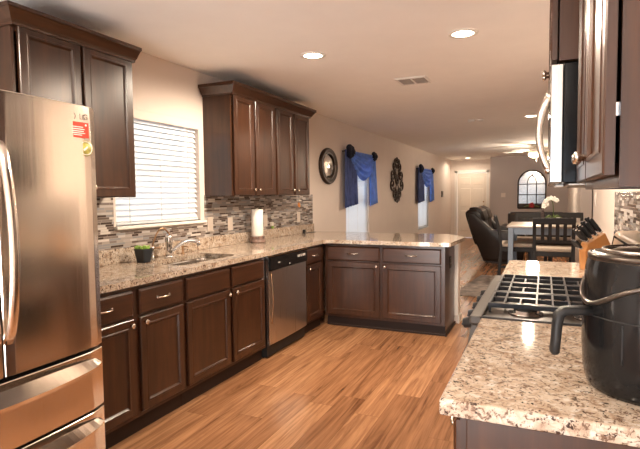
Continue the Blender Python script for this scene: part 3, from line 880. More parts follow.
# silver swoosh running round the shell, lowest over the handle
m = MB(); a0 = math.atan2(hd.y, hd.x); pts = []
for k in range(49):
    u = -1 + 2 * k / 48; a = a0 + u * 1.75
    z = .914 + .262 - .060 * math.exp(-(u / .36) ** 2)
    rr_ = AR * (1.0 if z < .914 + .20 else 1.0 - .06 * ((z - 1.114) / .085) ** 1.5) + .001
    pts.append((AX + rr_ * math.cos(a), AY + rr_ * math.sin(a), z))
m.tube(pts, .0060, 8); obj('trim_band', m, 'trimdark', t)
# handle
side = Vector((-hd.y, hd.x, 0))
def hp3(r, z): return Vector((AX, AY, 0)) + hd * r + Vector((0, 0, .914 + z))
m = MB(); ring = []
path = [(AR * .96, .184), (AR + .030, .184), (AR + .056, .183), (AR + .067, .174), (AR + .071, .150), (AR + .073, .120), (AR + .076, .088), (AR + .076, .082)]
hw = [.020, .017, .015, .0135, .013, .013, .0125, .009]
ht = [.010, .010, .0105, .0110, .0100, .0095, .0095, .006]
rrs = []
for i, (r, z) in enumerate(path):
    a = Vector(path[max(i - 1, 0)]); b_ = Vector(path[min(i + 1, len(path) - 1)]); d2 = (b_ - a).normalized(); nrm = Vector((-d2.y, d2.x))
    rg = []
    for k in range(16):
        an = 2 * PI * k / 16; cx_, sx_ = math.cos(an), math.sin(an)
        cx_ = math.copysign(abs(cx_) ** .6, cx_); sx_ = math.copysign(abs(sx_) ** .6, sx_)
        p = hp3(r + nrm.x * ht[i] * sx_, z + nrm.y * ht[i] * sx_) + side * hw[i] * cx_
        rg.append(tuple(p))
    rrs.append(rg)
m.rings(rrs)
for f_ in m.bm.faces: f_.smooth = len(f_.verts) == 4
obj('handle', m, 'black', t)
# vertical slit of the drawer front
m = MB()
for a in (a0 + 1.05, a0 + .62):
    zt = .170; zb = .02 if a > a0 + .9 else .085
    pts = []
    for k in range(9):
        z = zb + (zt - zb) * k / 8
        rr_ = AR * (1.0 if z > .10 else .935 + .065 * min(1, (z - .01) / .09) ** .5) + .0004
        pts.append((AX + rr_ * math.cos(a), AY + rr_ * math.sin(a), .914 + z))
    m.tube(pts, .0016, 6)
obj('drawer_seam', m, 'black', t)

# ------------------------------------------------------------------ knife block and knives
KY0, KY1 = 3.235, 3.345
KM = Matrix.Translation((2.942, 3.25, 0)) @ Matrix.Rotation(.27, 4, 'Z') @ Matrix.Translation((-2.925, -3.25, 0))
kb = MB().prism([(2.930, .9145), (2.926, 1.030), (2.938, 1.072), (3.028, 1.138), (3.110, .960), (3.122, .9145)], 'y', KY0, KY1, .003, mtx=KM)
tag(obj('knife_block', kb, 'oak'), 'honey-coloured slanted wooden knife block beyond the gas range', 'knife block')
axis = Vector((-.60, 0, .80)).normalized()
def knife(label, x, z, yy, L, wd):
    t = thing('kitchen_knife', label, 'knife', KM @ Vector((x, yy, z)), .27, 'black-handled knives in the wooden block')
    mt = Matrix.Translation((0, 0, 0)) @ Matrix.Rotation(-math.atan2(.60, .80), 4, 'Y')
    obj('handle', MB().box(-wd, wd, -.0085, .0085, .018, L, .006, 2, mtx=mt), 'black', t, False)
    obj('bolster', MB().box(-wd * .9, wd * .9, -.008, .008, .0085, .0185, .002, mtx=mt), 'chrome', t, False)
    obj('butt_cap', MB().box(-wd * .6, wd * .6, -.006, .006, L - .0005, L + .003, .001, mtx=mt), 'chrome', t, False)
    return t
kn = 'black-handled knife among the others in the wooden block'
rows = [(.09, 4, .088, .0085), (.34, 4, .098, .0085), (.61, 3, .104, .009), (.90, 3, .110, .009)]
for ri, (u, n, L, wd) in enumerate(rows):
    bx_ = 2.939 + (3.028 - 2.939) * u; bz = 1.073 + (1.138 - 1.073) * u
    for k in range(n):
        yy = KY0 + .014 + (KY1 - KY0 - .028) * k / (n - 1)
        knife(('black-handled knife in the lowest row of the wooden block' if ri == 0 else 'black-handled knife in the topmost row of the wooden block' if ri == 3 else 'black-handled knife in a middle row of the wooden block'),
              bx_, bz, yy, L + .006 * (k % 2), wd)
# two lower steak knives below the step
for k in range(3):
    knife('short black-handled knife low at the front of the wooden block', 2.920, 1.035, KY0 + .025 + .03 * k, .07, .009)

# ------------------------------------------------------------------ faucets, plant, towel, small counter things
t = thing('kitchen_faucet', 'chrome single-lever faucet with curved spout behind the sink', 'faucet', (.13, 2.975, .914))
bx_, by_ = .13, 2.975
obj('base', MB().lathe([(.034, .0005), (.034, .008), (.026, .014)], bx_, by_, .914, 20), 'chrome', t)
obj('column', MB().lathe([(.026, .012), (.025, .06), (.024, .085), (.028, .10), (.029, .145), (.024, .168), (.012, .180)], bx_, by_, .914, 20), 'chrome', t)
pts = []
for k in range(17):
    u = k / 16
    pts.append((bx_ + .012 + .150 * u, by_ + .016 + .120 * u, .955 + .082 * math.sin(min(u, 1) * PI * .66)))
sp_o = obj('spout', MB().tube(pts, [.014] * 10 + [.0145, .015, .016, .017, .018, .018, .018], 12), 'chrome', t)
obj('spray_head', MB().cyl((pts[-1][0] - .004, pts[-1][1] - .004, pts[-1][2] + .004), (pts[-1][0] + .012, pts[-1][1] + .008, pts[-1][2] - .030), .018, 14, r1=.015), 'chrome', sp_o)
obj('lever', MB().tube([(bx_, by_, 1.092), (bx_ - .01, by_ + .02, 1.115), (bx_ - .015, by_ + .055, 1.128)], [.009, .007, .006], 10), 'chrome', t)
t = thing('filter_faucet', 'slim bronze gooseneck drinking-water tap beside the plant pot', 'faucet', (.13, 2.80, .914))
obj('post', MB().lathe([(.017, .0008), (.017, .008), (.009, .012), (.009, .075), (.012, .08), (.010, .098), (.006, .10)], .13, 2.80, .914, 16), 'chrome', t)
pts = [(.13, 2.80, 1.01)]
for k in range(1, 15):
    u = k / 14
    pts.append((.13 + .03 * u, 2.80 + .155 * u, 1.01 + .130 * math.sin(PI * .80 * u ** .85) / math.sin(PI * .5)))
obj('gooseneck', MB().tube(pts, .006, 10), 'bronze', t)
obj('lever', MB().tube([(.13, 2.80, .998), (.15, 2.82, 1.002), (.165, 2.845, .998)], .005, 8), 'bronze', t)
t = thing('soap_dispenser', 'small bronze soap pump at the back of the sink right of the faucet', 'dispenser', (.075, 3.20, .914))
obj('pump', MB().lathe([(.018, .0008), (.018, .006), (.009, .01), (.008, .05), (.011, .055), (.010, .066)], .075, 3.20, .914, 16), 'bronze', t)
obj('nozzle', MB().tube([(.075, 3.20, .974), (.11, 3.21, .974), (.125, 3.215, .966)], .005, 8), 'bronze', t)

t = thing('potted_succulent', 'small green succulent in a square charcoal pot beside the sink', 'plant', (.15, 2.69, .914))
def sq(h, z, r=.012): return [(.15 + p[0], 2.69 + p[1], z) for p in rrect(-h, h, -h, h, r, 3)]
obj('pot', MB().rings([sq(.036, .9145), sq(.047, 1.000), sq(.049, 1.002), sq(.049, 1.010), sq(.044, 1.010), sq(.043, .995)]), 'pot', t)
obj('soil', MB().rings([sq(.0425, .990), sq(.0425, .999)]), 'soil', t)
m = MB()
for k in range(34):
    a = random.random() * 2 * PI; r = random.random() ** .6 * .036
    c = Vector((.15 + r * math.cos(a), 2.69 + r * math.sin(a), 1.0))
    out = Vector((math.cos(a) * (.3 + r * 18), math.sin(a) * (.3 + r * 18), 1.0)).normalized()
    L = .020 + .022 * random.random()
    m.tube([c, c + out * L * .4, c + out * L * .8, c + out * L], [.003, .0075, .0055, .001], 6)
obj('leaves', m, 'leaf', t)

t = thing('paper_towel_holder', 'marbled round holder with a white paper towel roll against the mosaic', 'paper towel holder', (.145, 4.235, .914))
obj('base', MB().lathe([(.078, 0), (.082, .006), (.082, .012), (.074, .018), (.070, .052), (.074, .060), (.068, .064)], .145, 4.235, .9142, 32), 'marble', t)
obj('rod', MB().cyl((.145, 4.235, .97), (.145, 4.235, 1.245), .007, 12).ball((.145, 4.235, 1.252), .012), 'nickel', t)
rl = MB().lathe([(.018, .9785), (.056, .9785), (.058, .982), (.058, 1.238), (.056, 1.2415), (.018, 1.2415)], .145, 4.235, 0, 36, caps=False)
tag(obj('paper_towel_roll', rl, 'paper'), 'white paper towel roll standing on the marbled holder', 'paper towel')

# plug-in and pendant near the outlets
t = thing('plug_in_freshener', 'small clear and green plug-in air freshener under the outlet right of the paper towel', 'air freshener', (.02, 4.72, 1.05))
obj('body', MB().box(.0152, .045, 4.70, 4.745, 1.045, 1.09, .008, 2), 'white_plastic', t)
obj('refill', MB().lathe([(.012, 0), (.016, .004), (.016, .028), (.009, .034)], .031, 4.735, 1.018, 14), 'leaf', t)
t = thing('hanging_ornament', 'little amber ornament hanging on a string under the end wall cabinet', 'ornament', (.20, 5.05, 1.37))
hx, hy = .20, 5.045
obj('string', MB().cyl((hx, hy, 1.396), (hx, hy, 1.300), .0022, 6), 'black', t)
obj('charm', MB().ball((hx, hy, 1.272), .026, (.5, .9, 1), 12).ball((hx, hy + .014, 1.255), .018, (.6, 1, .8), 10), 'amber', t)
t = thing('plug', 'small black plug with a short cord on the granite at the end of the mosaic', 'plug', (.07, 5.45, .914))
obj('head', MB().box(.050, .080, 5.43, 5.47, .9145, .960, .008, 2), 'black', t)
obj('cord', MB().tube([(.065, 5.47, .93), (.07, 5.52, .918), (.09, 5.60, .9175), (.10, 5.70, .9175)], .003, 6), 'black', t)

def outlet(label, y, z, kind='outlet', x=.0095, group=None, wd=.078):
    t = thing('light_' + kind if kind != 'outlet' else 'power_outlet', label, kind, (x, y, z))
    obj('plate', MB().box(x, x + .006, y - wd / 2, y + wd / 2, z - .062, z + .062, .002), 'plate', t)
    ins = MB()
    if kind == 'outlet':
        ins.box(x + .006, x + .008, y - .017, y + .017, z + .006, z + .036, .001).box(x + .006, x + .008, y - .017, y + .017, z - .036, z - .006, .001)
    else:
        ins.box(x + .006, x + .010, y - .016, y + .016, z - .033, z + .033, .002)
    obj('receptacle' if kind == 'outlet' else 'rocker', ins, 'plate', t)
outlet('beige switch plate on the mosaic just right of the window sill', 3.655, 1.127, 'switch')
outlet('beige outlet on the mosaic between the switch and the paper towel', 3.965, 1.112)
outlet('beige outlet on the mosaic just right of the paper towel roll', 4.62, 1.108)
outlet('beige outlet on the mosaic near its far end', 5.41, 1.115)
t = thing('power_outlet', 'dark outlet on the end panel of the peninsula', 'outlet', (1.871, 5.08, .69))
obj('plate', MB().box(1.8705, 1.876, 5.04, 5.12, .63, .75, .002), 'black', t)
obj('receptacle', MB().box(1.876, 1.878, 5.062, 5.098, .70, .728, .001).box(1.876, 1.878, 5.062, 5.098, .65, .678, .001), 'nickel', t)
t = thing('thermostat', 'small dark thermostat on the left wall beyond the farther window', 'thermostat', (0, 14.7, 1.38))
obj('plate', MB().box(.0005, .02, 14.60, 14.80, 1.29, 1.47, .004), 'ironwork', t)
obj('screen', MB().box(.02, .022, 14.64, 14.76, 1.37, 1.44, .001), 'black_gloss', t)
t = thing('light_switch', 'pale switch plate on the grey far wall left of the arched mirror', 'switch', (1.63, MY, 1.33))
obj('plate', MB().box(1.56, 1.68, MY - .006, MY - .0005, 1.27, 1.39, .002), 'plate', t)
obj('rocker', MB().box(1.585, 1.61, MY - .010, MY - .006, 1.30, 1.36, .001).box(1.63, 1.655, MY - .010, MY - .006, 1.30, 1.36, .001), 'plate', t)
t = thing('light_switch', 'white switch plate on the right wall beyond the mosaic', 'switch', (RX, 5.45, 1.33))
obj('plate', MB().box(RX - .006, RX - .0005, 5.36, 5.44, 1.24, 1.37, .002), 'whiteink', t)
obj('rocker', MB().box(RX - .010, RX - .006, 5.385, 5.415, 1.27, 1.34, .001), 'whiteink', t)

# ------------------------------------------------------------------ ceiling lamps, vent, detector
def can(label, x, y, power, r=.072, blend=1.0):
    t = thing('ceiling_light', label, 'light', (x, y, CZ), 0)
    obj('trim_ring', MB().lathe([(r + .028, -.001), (r + .026, -.006), (r, -.008), (r - .002, -.001)], x, y, CZ, 32, caps=False), 'white', t)
    obj('lens', MB().lathe([(.002, -.0045), (r - .002, -.004), (r - .002, -.001)], x, y, CZ, 32, caps=False), 'lens', t)
    l = bpy.data.lights.new('can_lamp', 'SPOT'); l.spot_size = math.radians(172); l.spot_blend = .35; l.shadow_soft_size = .05; l.energy = power; l.color = WARM
    o = bpy.data.objects.new('can_lamp', l); COL.objects.link(o); o.location = (x, y, CZ - .014)
    return t
can('lit recessed ceiling light over the sink side of the kitchen', 1.095, 3.535, 115)
can('lit recessed ceiling light over the middle of the kitchen near the vent', 2.214, 3.506, 150)
can('lit recessed ceiling light over the dining table', 2.536, 7.595, 100)
can('lit recessed ceiling light in front of the entry door', .62, 15.4, 36)
can('recessed ceiling light behind the viewer on the refrigerator side', 1.05, .75, 100)
can('recessed ceiling light behind the viewer over the right worktop', 2.20, .75, 22)

t = thing('air_vent', 'white rectangular ceiling air vent between the two kitchen ceiling lights', 'vent', (1.58, 4.71, CZ))
obj('frame', MB().box(1.44, 1.73, 4.575, 4.605, CZ - .012, CZ - .0005, .003).box(1.44, 1.73, 4.825, 4.855, CZ - .012, CZ - .0005, .003)
    .box(1.44, 1.465, 4.605, 4.825, CZ - .012, CZ - .0005, .003).box(1.705, 1.73, 4.605, 4.825, CZ - .012, CZ - .0005, .003).box(1.575, 1.595, 4.605, 4.825, CZ - .012, CZ - .0005, .003), 'white', t)
m = MB()
for k in range(9):
    yy = 4.615 + k * .0245
    for (xa, xb) in ((1.467, 1.574), (1.597, 1.703)):
        m.box(xa, xb, -.011, .011, -.001, .001, mtx=Matrix.Translation((0, yy, CZ - .008)) @ Matrix.Rotation(.6, 4, 'X'))
obj('louvre', m, simple('vent_louvre_shade', (.40, .33, .27), .6), t)
t = thing('smoke_detector', 'tiny pair of white discs on the ceiling beyond the vent', 'detector', (1.79, 7.6, CZ))
obj('base', MB().lathe([(.055, -.0005), (.055, -.018), (.040, -.026), (.002, -.027)], 1.74, 7.6, CZ, 20, caps=False), 'white', t)
obj('sensor', MB().lathe([(.040, -.0005), (.040, -.018), (.002, -.020)], 1.86, 7.6, CZ, 20, caps=False), 'white', t)

# ceiling fan
FXc, FYc = 2.50, 12.0
t = thing('ceiling_fan', 'white ceiling fan with a glowing glass bowl in the far living room', 'fan', (FXc, FYc, CZ))
obj('canopy', MB().lathe([(.075, -.0005), (.075, -.02), (.04, -.05), (.015, -.055), (.015, -.10)], FXc, FYc, CZ, 24), 'white', t)
obj('motor', MB().lathe([(.03, -.095), (.11, -.105), (.125, -.13), (.125, -.165), (.10, -.185), (.07, -.19)], FXc, FYc, CZ, 28), 'white', t)
for k in range(5):
    a = .28 + 2 * PI * k / 5
    mt = Matrix.Translation((FXc, FYc, CZ - .14)) @ Matrix.Rotation(a, 4, 'Z') @ Matrix.Rotation(.17, 4, 'X')
    bl = obj('blade', MB().prism([(.20, -.055), (.62, -.075), (.68, -.05), (.68, .05), (.62, .075), (.20, .055)], 'z', -.004, .004, .002, mtx=mt), 'white', t)
    obj('blade_bracket', MB().box(.10, .24, -.018, .018, -.010, -.004, .001, mtx=mt), 'nickel', bl)
obj('lamp_bowl', MB().lathe([(.11, -.192), (.125, -.21), (.115, -.245), (.08, -.275), (.03, -.288), (.002, -.29)], FXc, FYc, CZ, 28, caps=False), 'fanlens', t)
obj('pull_chain', MB().cyl((FXc + .05, FYc, CZ - .28), (FXc + .05, FYc, CZ - .42), .004, 6), 'nickel', t)
l = bpy.data.lights.new('fan_lamp', 'POINT'); l.energy = 45; l.color = WARM; l.shadow_soft_size = .12
o = bpy.data.objects.new('fan_lamp', l); COL.objects.link(o); o.location = (FXc, FYc, CZ - .34)

# ------------------------------------------------------------------ left wall decorations
t = thing('round_mirror', 'round dark-framed mirror on the left wall between the wall cabinet and the blue valance', 'mirror', (.0, 6.33, 1.772))
mt = Matrix.Translation((.001, 6.33, 1.772)) @ Matrix.Diagonal((1, 1.2, 1, 1)) @ Matrix.Rotation(PI / 2, 4, 'Y')
obj('frame', MB().lathe([(.245, 0), (.250, .015), (.240, .040), (.222, .044), (.200, .028), (.182, .026), (.170, .034), (.164, .026), (.164, .004)], n=48, mtx=mt, caps=False), 'ironwork', t)
obj('glass', MB().lathe([(.170, .008), (.135, .018), (.128, .0195), (.001, .020)], n=48, mtx=mt, caps=False), 'mirror', t)

# scroll-work medallion
t = thing('iron_medallion', 'dark scrollwork iron medallion hanging between the two blue valances', 'wall ornament', (.0, 9.8, 1.665))
mc = MB(); yc, zc = 9.80, 1.665; sy, sz = 1.30, 1.02
def P3(y, z): return (.022, yc + y * sy, zc + z * sz)
def scroll(cy, cz, r0, turns, a0, sgn, grow=.9):
    pts = []
    n = int(22 * turns)
    for k in range(n + 1):
        u = k / n; a = a0 + sgn * 2 * PI * turns * u; r = r0 * (1 - grow * u)
        pts.append(P3(cy + r * math.cos(a), cz + r * math.sin(a)))
    mc.tube(pts, [.018 - .006 * k / n for k in range(n + 1)], 6)
for sgn in (1, -1):
    for (cy, cz, r, a) in ((.13, .27, .10, -2.2), (.23, .11, .125, 2.5), (.25, -.09, .125, -2.5), (.15, -.26, .105, 2.2), (.07, .36, .07, -1.6), (.08, -.36, .075, 1.6)):
        if sgn == 1: scroll(cy, cz, r, 1.4, a, 1)
        else: scroll(-cy, cz, r, 1.4, PI - a, -1)
mc.tube([P3(.09 * math.cos(a * PI / 12), .09 * math.sin(a * PI / 12)) for a in range(24)], .012, 6, closed=True)
for cz in (.17, -.17): mc.tube([P3(.075 * math.cos(a * PI / 10), cz + .085 * math.sin(a * PI / 10)) for a in range(20)], .011, 6, closed=True)
obj('scrollwork', mc, 'ironwork', t)
m = MB()
for k in range(8):
    a = k * PI / 4; m.ball(P3(.055 * math.cos(a), .055 * math.sin(a)), .03, (.5, 1, 1), 8)
m.ball((.034, yc, zc), .032, (.6, 1, 1), 10)
for zz in (.40, -.40): m.ball(P3(0, zz), .045, (.45, .8, 1.2), 8)
for (yy, zz) in ((.15, .19), (-.15, .19), (.17, -.18), (-.17, -.18), (.29, .02), (-.29, .02), (0, .27), (0, -.27)): m.ball(P3(yy, zz), .036, (.45, 1, 1.3), 8)
obj('rosettes', m, 'ironwork', t)

# scarf valances
def valance(label, ya, yb, ztop, ztail, zswag, navy_left):
    t = thing('scarf_valance', label, 'curtain', (.0, (ya + yb) / 2, ztop), 0)
    wd = yb - ya
    x0 = .055
    rod = MB().cyl((.050, ya + .06, ztop), (.050, yb - .03, ztop), .011, 10)
    for yy in (ya + .09, yb - .06): rod.cyl((.0005, yy, ztop), (.05, yy, ztop), .009, 8)
    obj('rod', rod, 'ironwork', t)
    # swag: folds sag between the ends
    def swag(u, v):
        y_ = ya + wd * (.16 + .80 * u)
        sag = (1 - (2 * u - 1) ** 2)
        zt = ztop + .015 - .03 * sag * 0
        zb = ztop - .10 - (ztop - .10 - zswag) * sag ** 1.15
        z = zt + (zb - zt) * v
        x = x0 + .02 + .05 * math.sin(PI * v) * sag + .014 * math.sin(9 * PI * v + 1.5 * math.sin(PI * u)) * (0.35 + sag) + .02 * v * sag
        return (x, y_, z)
    obj('swag', MB().sheet(swag, 26, 40, .003), 'blue', t)
    def tail(yc_, w0, w1, zb, nf, ph, lean):
        def fn(u, v):
            w_ = w0 + (w1 - w0) * v
            z = ztop + .02 + (zb - ztop - .02) * v - .05 * v * (1 - u)
            return (x0 + .006 + .020 * math.sin(nf * 2 * PI * u + ph) + .015 * v, yc_ + (u - .5) * w_ + lean * v, z)
        return MB().sheet(fn, 44, 14, .003)
    obj('tail', tail(ya + wd * .19, wd * .34, wd * .40, ztail, 5, .4, -.02), 'navy' if navy_left else 'blue', t, label='dark navy tail of the scarf')
    obj('tail', tail(yb - wd * .10, wd * .20, wd * .27, ztail, 3, 1.2, .03), 'blue', t)
    for (yy, r) in ((ya + wd * .13, .125), (yb - wd * .06, .095)):
        k = MB()
        for q in range(9):
            a = q * 2 * PI / 9
            k.ball((x0 + .035 + .012 * math.cos(2 * a), yy + r * .55 * math.cos(a), ztop + r * .45 * math.sin(a)), r * .48, (.7, 1, .9), 10)
        k.ball((x0 + .055, yy, ztop), r * .5, (.8, 1, 1), 10)
        obj('knot', k, 'knotcloth', t)
    return t
valance('blue and navy scarf valance on the nearer living-room window beside the round mirror', 6.80, 8.22, 2.02, 1.235, 1.60, True)
valance('blue and navy scarf valance on the farther living-room window beyond the iron medallion', 11.42, 13.05, 1.975, 1.225, 1.55, True)

# ------------------------------------------------------------------ arched mirror on the far wall
t = thing('arched_mirror', 'arched window-style mirror with dark muntins on the grey far wall', 'mirror', (2.385, MY, 1.40))
ax, aw, az0, azs = 2.385, .36, .955, 1.655     # centre, half width, bottom, spring line
def arch(r): return [(ax - r, azs)] + [(ax + r * math.cos(PI - PI * k / 24), azs + r * 1.02 * math.sin(PI * k / 24)) for k in range(1, 24)] + [(ax + r, azs)]
pane = [(ax - aw, az0), ] + arch(aw) + [(ax + aw, az0)]
obj('glass', MB().prism(pane, 'y', MY - .012, MY - .004), simple('aged_mirror_glass', (.30, .285, .275), .2, .9, var=.06), t)
fr = MB()
pts = [(p[0], MY - .022, p[1]) for p in [(ax - aw, az0)] + arch(aw) + [(ax + aw, az0)]]
fr.tube(pts + [(ax - aw, MY - .022, az0)], .020, 8)
fr.box(ax - aw, ax + aw, MY - .035, MY - .012, az0, az0 + .13, .004)
obj('frame', fr, 'ironwork', t)
mu = MB()
for xx in (-.12, .12): mu.cyl((ax + xx, MY - .018, az0 + .12), (ax + xx, MY - .018, azs + .02), .012, 6)
for zz in (1.335, 1.635): mu.cyl((ax - aw, MY - .018, zz), (ax + aw, MY - .018, zz), .012, 6)
for c0, sg in ((-.12, 1), (.12, -1), (-.36, 1), (.36, -1)):
    pts = []
    for k in range(11):
        a = k / 10 * 1.25
        pts.append((ax + c0 + sg * .24 * (1 - math.cos(a)), MY - .018, azs + .24 * math.sin(a) * 1.1))
    mu.tube(pts, .012, 6)
obj('muntin', mu, 'ironwork', t)
t = thing('flower_arrangement', 'red flower with dark leaves at the foot of the arched mirror', 'flowers', (2.385, MY - .09, 0.965))
m = MB()
for k in range(14):
    a = k * 2.4; r = .018 * math.sqrt(k); m.ball((2.385 + r * math.cos(a), MY - .075, 1.035 + r * math.sin(a)), .030, (1, .8, .8), 8)
obj('bloom', m, 'redflower', t)
m = MB()
for k in range(14):
    a = -.9 + 1.8 * k / 13; m.tube([(2.385, MY - .07, 0.995), (2.385 + .12 * math.sin(a * 1.4), MY - .08, 1.005 + .03 * math.cos(a)), (2.385 + .24 * math.sin(a * 1.4), MY - .075, 0.995 + .02 * math.cos(3 * a))], [.006, .018, .002], 6)
obj('leaves', m, 'stem', t)

# ------------------------------------------------------------------ living room: sofas
def cushion(m, x0, x1, y0, y1, z0, z1, b=.06, mtx=None): m.box(x0, x1, y0, y1, z0, z1, b, 3, mtx=mtx)
def smooth(o):
    for p in o.data.polygons: p.use_smooth = True
    return o
t = thing('recliner_sofa', 'dark brown leather recliner sofa standing end-on at the entry-door side', 'sofa', (1.78, 11.1, 0))
m = MB(); m.box(1.62, 2.30, 10.32, 11.95, .04, .30, .02); m.box(1.66, 2.28, 10.40, 11.90, .0, .05)
obj('base', m, 'leather', t)
m = MB(); cushion(m, 1.60, 2.38, 10.52, 11.72, .28, .50, .06); smooth(obj('seat', m, 'leather', t))
for yy in (10.30, 11.72):
    m = MB(); m.prism([(1.62, .06), (2.36, .06), (2.40, .56), (2.30, .63), (1.80, .66), (1.44, 1.00), (1.31, .99), (1.36, .72)], 'y', yy, yy + .24, .03, 3); smooth(obj('armrest', m, 'leather', t))
for (ya, yb) in ((10.34, 11.12), (11.13, 11.92)):
    m = MB(); m.prism([(1.46, .34), (1.72, .44), (1.60, .98), (1.50, 1.06), (1.36, 1.07), (1.27, 1.02), (1.27, .94)], 'y', ya, yb, .05, 3)
    bk = smooth(obj('backrest', m, 'leather', t))
    m = MB(); m.prism([(1.60, .80), (1.66, .86), (1.60, 1.05), (1.46, 1.11), (1.34, 1.10), (1.34, 1.02), (1.46, .90)], 'y', ya + .03, yb - .03, .035, 3)
    smooth(obj('head_pillow', m, 'leather', bk))
t = thing('sofa', 'long dark brown leather sofa facing the kitchen below the arched mirror', 'sofa', (2.55, 13.1, 0))
m = MB(); m.box(1.78, 3.27, 12.45, 13.35, .05, .30, .02).box(1.85, 3.2, 12.5, 13.3, 0, .055); obj('base', m, 'leather', t)
for (xa, xb) in ((2.00, 2.52), (2.53, 3.04)):
    m = MB(); cushion(m, xa, xb, 12.40, 13.05, .29, .48, .06); smooth(obj('seat', m, 'leather', t))
    m = MB(); m.prism([(12.95, .42), (13.30, .42), (13.34, .86), (13.22, .93), (13.05, .90)], 'x', xa - .1, xb + .1, .05, 3); smooth(obj('backrest', m, 'leather', t))
for xa in (1.76, 3.05):
    m = MB(); cushion(m, xa, xa + .22, 12.42, 13.32, .06, .64, .07); smooth(obj('armrest', m, 'leather', t))

# ------------------------------------------------------------------ dining set
t = thing('dining_table', 'pale grey counter-height dining table with whitewashed top', 'table', (2.80, 8.1, 0))
TX0, TX1, TY0, TY1 = 2.235, 3.40, 7.56, 8.66
obj('tabletop', MB().box(TX0, TX1, TY0, TY1, .885, .915, .006), 'tabletop', t)
obj('apron', MB().box(TX0 + .04, TX1 - .04, TY0 + .04, TY0 + .065, .79, .884).box(TX0 + .04, TX1 - .04, TY1 - .065, TY1 - .04, .79, .884)
    .box(TX0 + .04, TX0 + .065, TY0 + .065, TY1 - .065, .79, .884).box(TX1 - .065, TX1 - .04, TY0 + .065, TY1 - .065, .79, .884), 'greypaint', t)
for xx in (TX0 + .02, TX1 - .09):
    for yy in (TY0 + .02, TY1 - .09): obj('leg', MB().box(xx, xx + .07, yy, yy + .07, 0, .8845, .005), 'greypaint', t)

def make_chair(name, label, loc, rz, group):
    """counter-height slat-back chair; local: sits facing +y, back at y = -.22"""
    t = thing(name, label, 'chair', loc, rz, group)
    for sx in (-1, 1):
        b = MB(); b.prism([(-.26, 0), (-.215, 0), (-.185, .58), (-.205, .80), (-.265, 1.03), (-.30, 1.03), (-.245, .80), (-.225, .58)], 'x', sx * .235 - .022, sx * .235 + .022, .004)
        obj('leg', b, 'darkwood', t, False)
        obj('leg', MB().box(sx * .225 - .022, sx * .225 + .022, .19, .232, 0, .575, .004), 'darkwood', t, False)
    obj('seat_frame', MB().box(-.245, .245, -.20, .235, .52, .582, .004), 'darkwood', t, False)
    sm = MB(); sm.box(-.25, .25, -.195, .25, .583, .64, .022, 3); smooth(obj('seat', sm, 'fabric', t, False))
    obj('stretcher', MB().box(-.215, .215, .20, .222, .19, .225, .003).box(-.23, -.21, -.21, .20, .27, .30, .003).box(.21, .23, -.21, .20, .27, .30, .003), 'darkwood', t, False)
    tr = MB(); tr.prism([(-.305, .965), (-.268, .955), (-.285, 1.045), (-.315, 1.045)], 'x', -.258, .258, .006)
    obj('top_rail', tr, 'darkwood', t, False)
    lr = MB(); lr.prism([(-.232, .70), (-.205, .70), (-.215, .745), (-.243, .745)], 'x', -.22, .22, .003)
    obj('lower_rail', lr, 'darkwood', t, False)
    for k in range(4):
        xx = -.135 + .09 * k
        obj('slat', MB().prism([(-.238, .74), (-.222, .74), (-.278, .97), (-.294, .97)], 'x', xx - .022, xx + .022, .003), 'darkwood', t, False)
    return t
ch0 = make_chair('dining_chair', 'dark slat-back dining chair with its back to the kitchen at the table', (2.84, 7.52, 0), 0, 'dark slat-back dining chairs round the table')
dup(ch0, (2.33, 8.06, 0), -R90 + .08, 'dark slat-back dining chair seen side-on at the sofa side of the table')
dup(ch0, (3.05, 8.98, 0), PI, 'dark slat-back dining chair at the far side of the table behind the orchid')
dup(ch0, (2.52, 8.98, 0), PI, 'dark slat-back dining chair at the far side of the table left of the orchid')

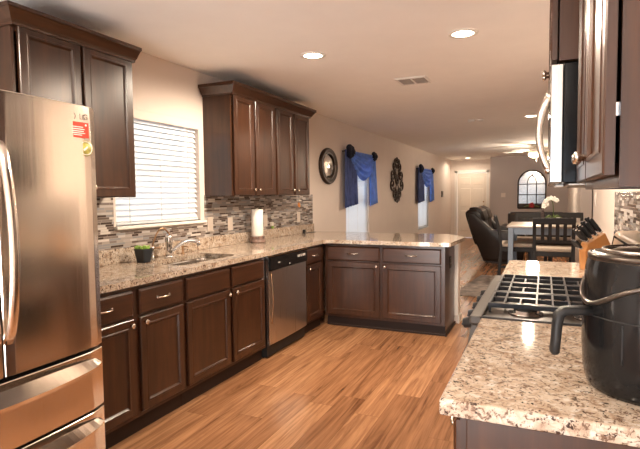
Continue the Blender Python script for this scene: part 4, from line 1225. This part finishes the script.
t = thing('potted_orchid', 'white orchid in a low white pot on the dining table', 'plant', (2.84, 8.45, .915))
ox, oy = 2.84, 8.45
obj('pot', MB().lathe([(.075, 0), (.10, .02), (.105, .075), (.095, .078), (.092, .06)], ox, oy, .9155, 24), 'white', t)
obj('stem', MB().tube([(ox, oy, .97), (ox + .01, oy, 1.10), (ox + .0, oy, 1.22), (ox - .03, oy, 1.28), (ox - .08, oy, 1.28), (ox - .115, oy, 1.23)], .006, 8), 'stem', t)
m = MB()
for k in range(5):
    a = k * 1.26; m.tube([(ox, oy, .985), (ox + .06 * math.cos(a), oy + .06 * math.sin(a), 1.02), (ox + .13 * math.cos(a), oy + .13 * math.sin(a), .995)], [.008, .022, .003], 6)
obj('leaves', m, 'stem', t)
m = MB(); random.seed(3)
for k, (fx, fz) in enumerate(((-.125, 1.16), (-.12, 1.20), (-.10, 1.245), (-.065, 1.28), (-.025, 1.295), (.015, 1.285), (.05, 1.26), (-.085, 1.195))):
    cc = Vector((ox + fx, oy - .02 + .03 * random.random(), fz))
    for q in range(5):
        a = q * 2 * PI / 5 + k; m.ball(cc + Vector((.020 * math.cos(a), -.006, .020 * math.sin(a))), .018, (1, .35, 1), 8)
obj('bloom', m, 'petal', t)
t = thing('candle_lantern', 'small dark lantern on the dining table left of the orchid pot', 'lantern', (2.70, 8.30, .915))
obj('body', MB().box(2.67, 2.73, 8.27, 8.33, .9155, 1.06, .006).prism([(2.67, 1.06), (2.73, 1.06), (2.71, 1.11), (2.69, 1.11)], 'y', 8.275, 8.325, .004), 'ironwork', t)
obj('ring', MB().tube([(2.70 + .018 * math.cos(k * PI / 8), 8.30, 1.126 + .018 * math.sin(k * PI / 8)) for k in range(16)], .003, 6, closed=True), 'ironwork', t)

# rug
m = MB().box(-.36, .36, -.93, .93, .0005, .009, .003, mtx=Matrix.Translation((2.03, 7.78, 0)) @ Matrix.Rotation(-.10, 4, 'Z'))
tag(obj('floor_rug', m, 'rug'), 'grey woven rug on the oak floor beside the dining table', 'rug')
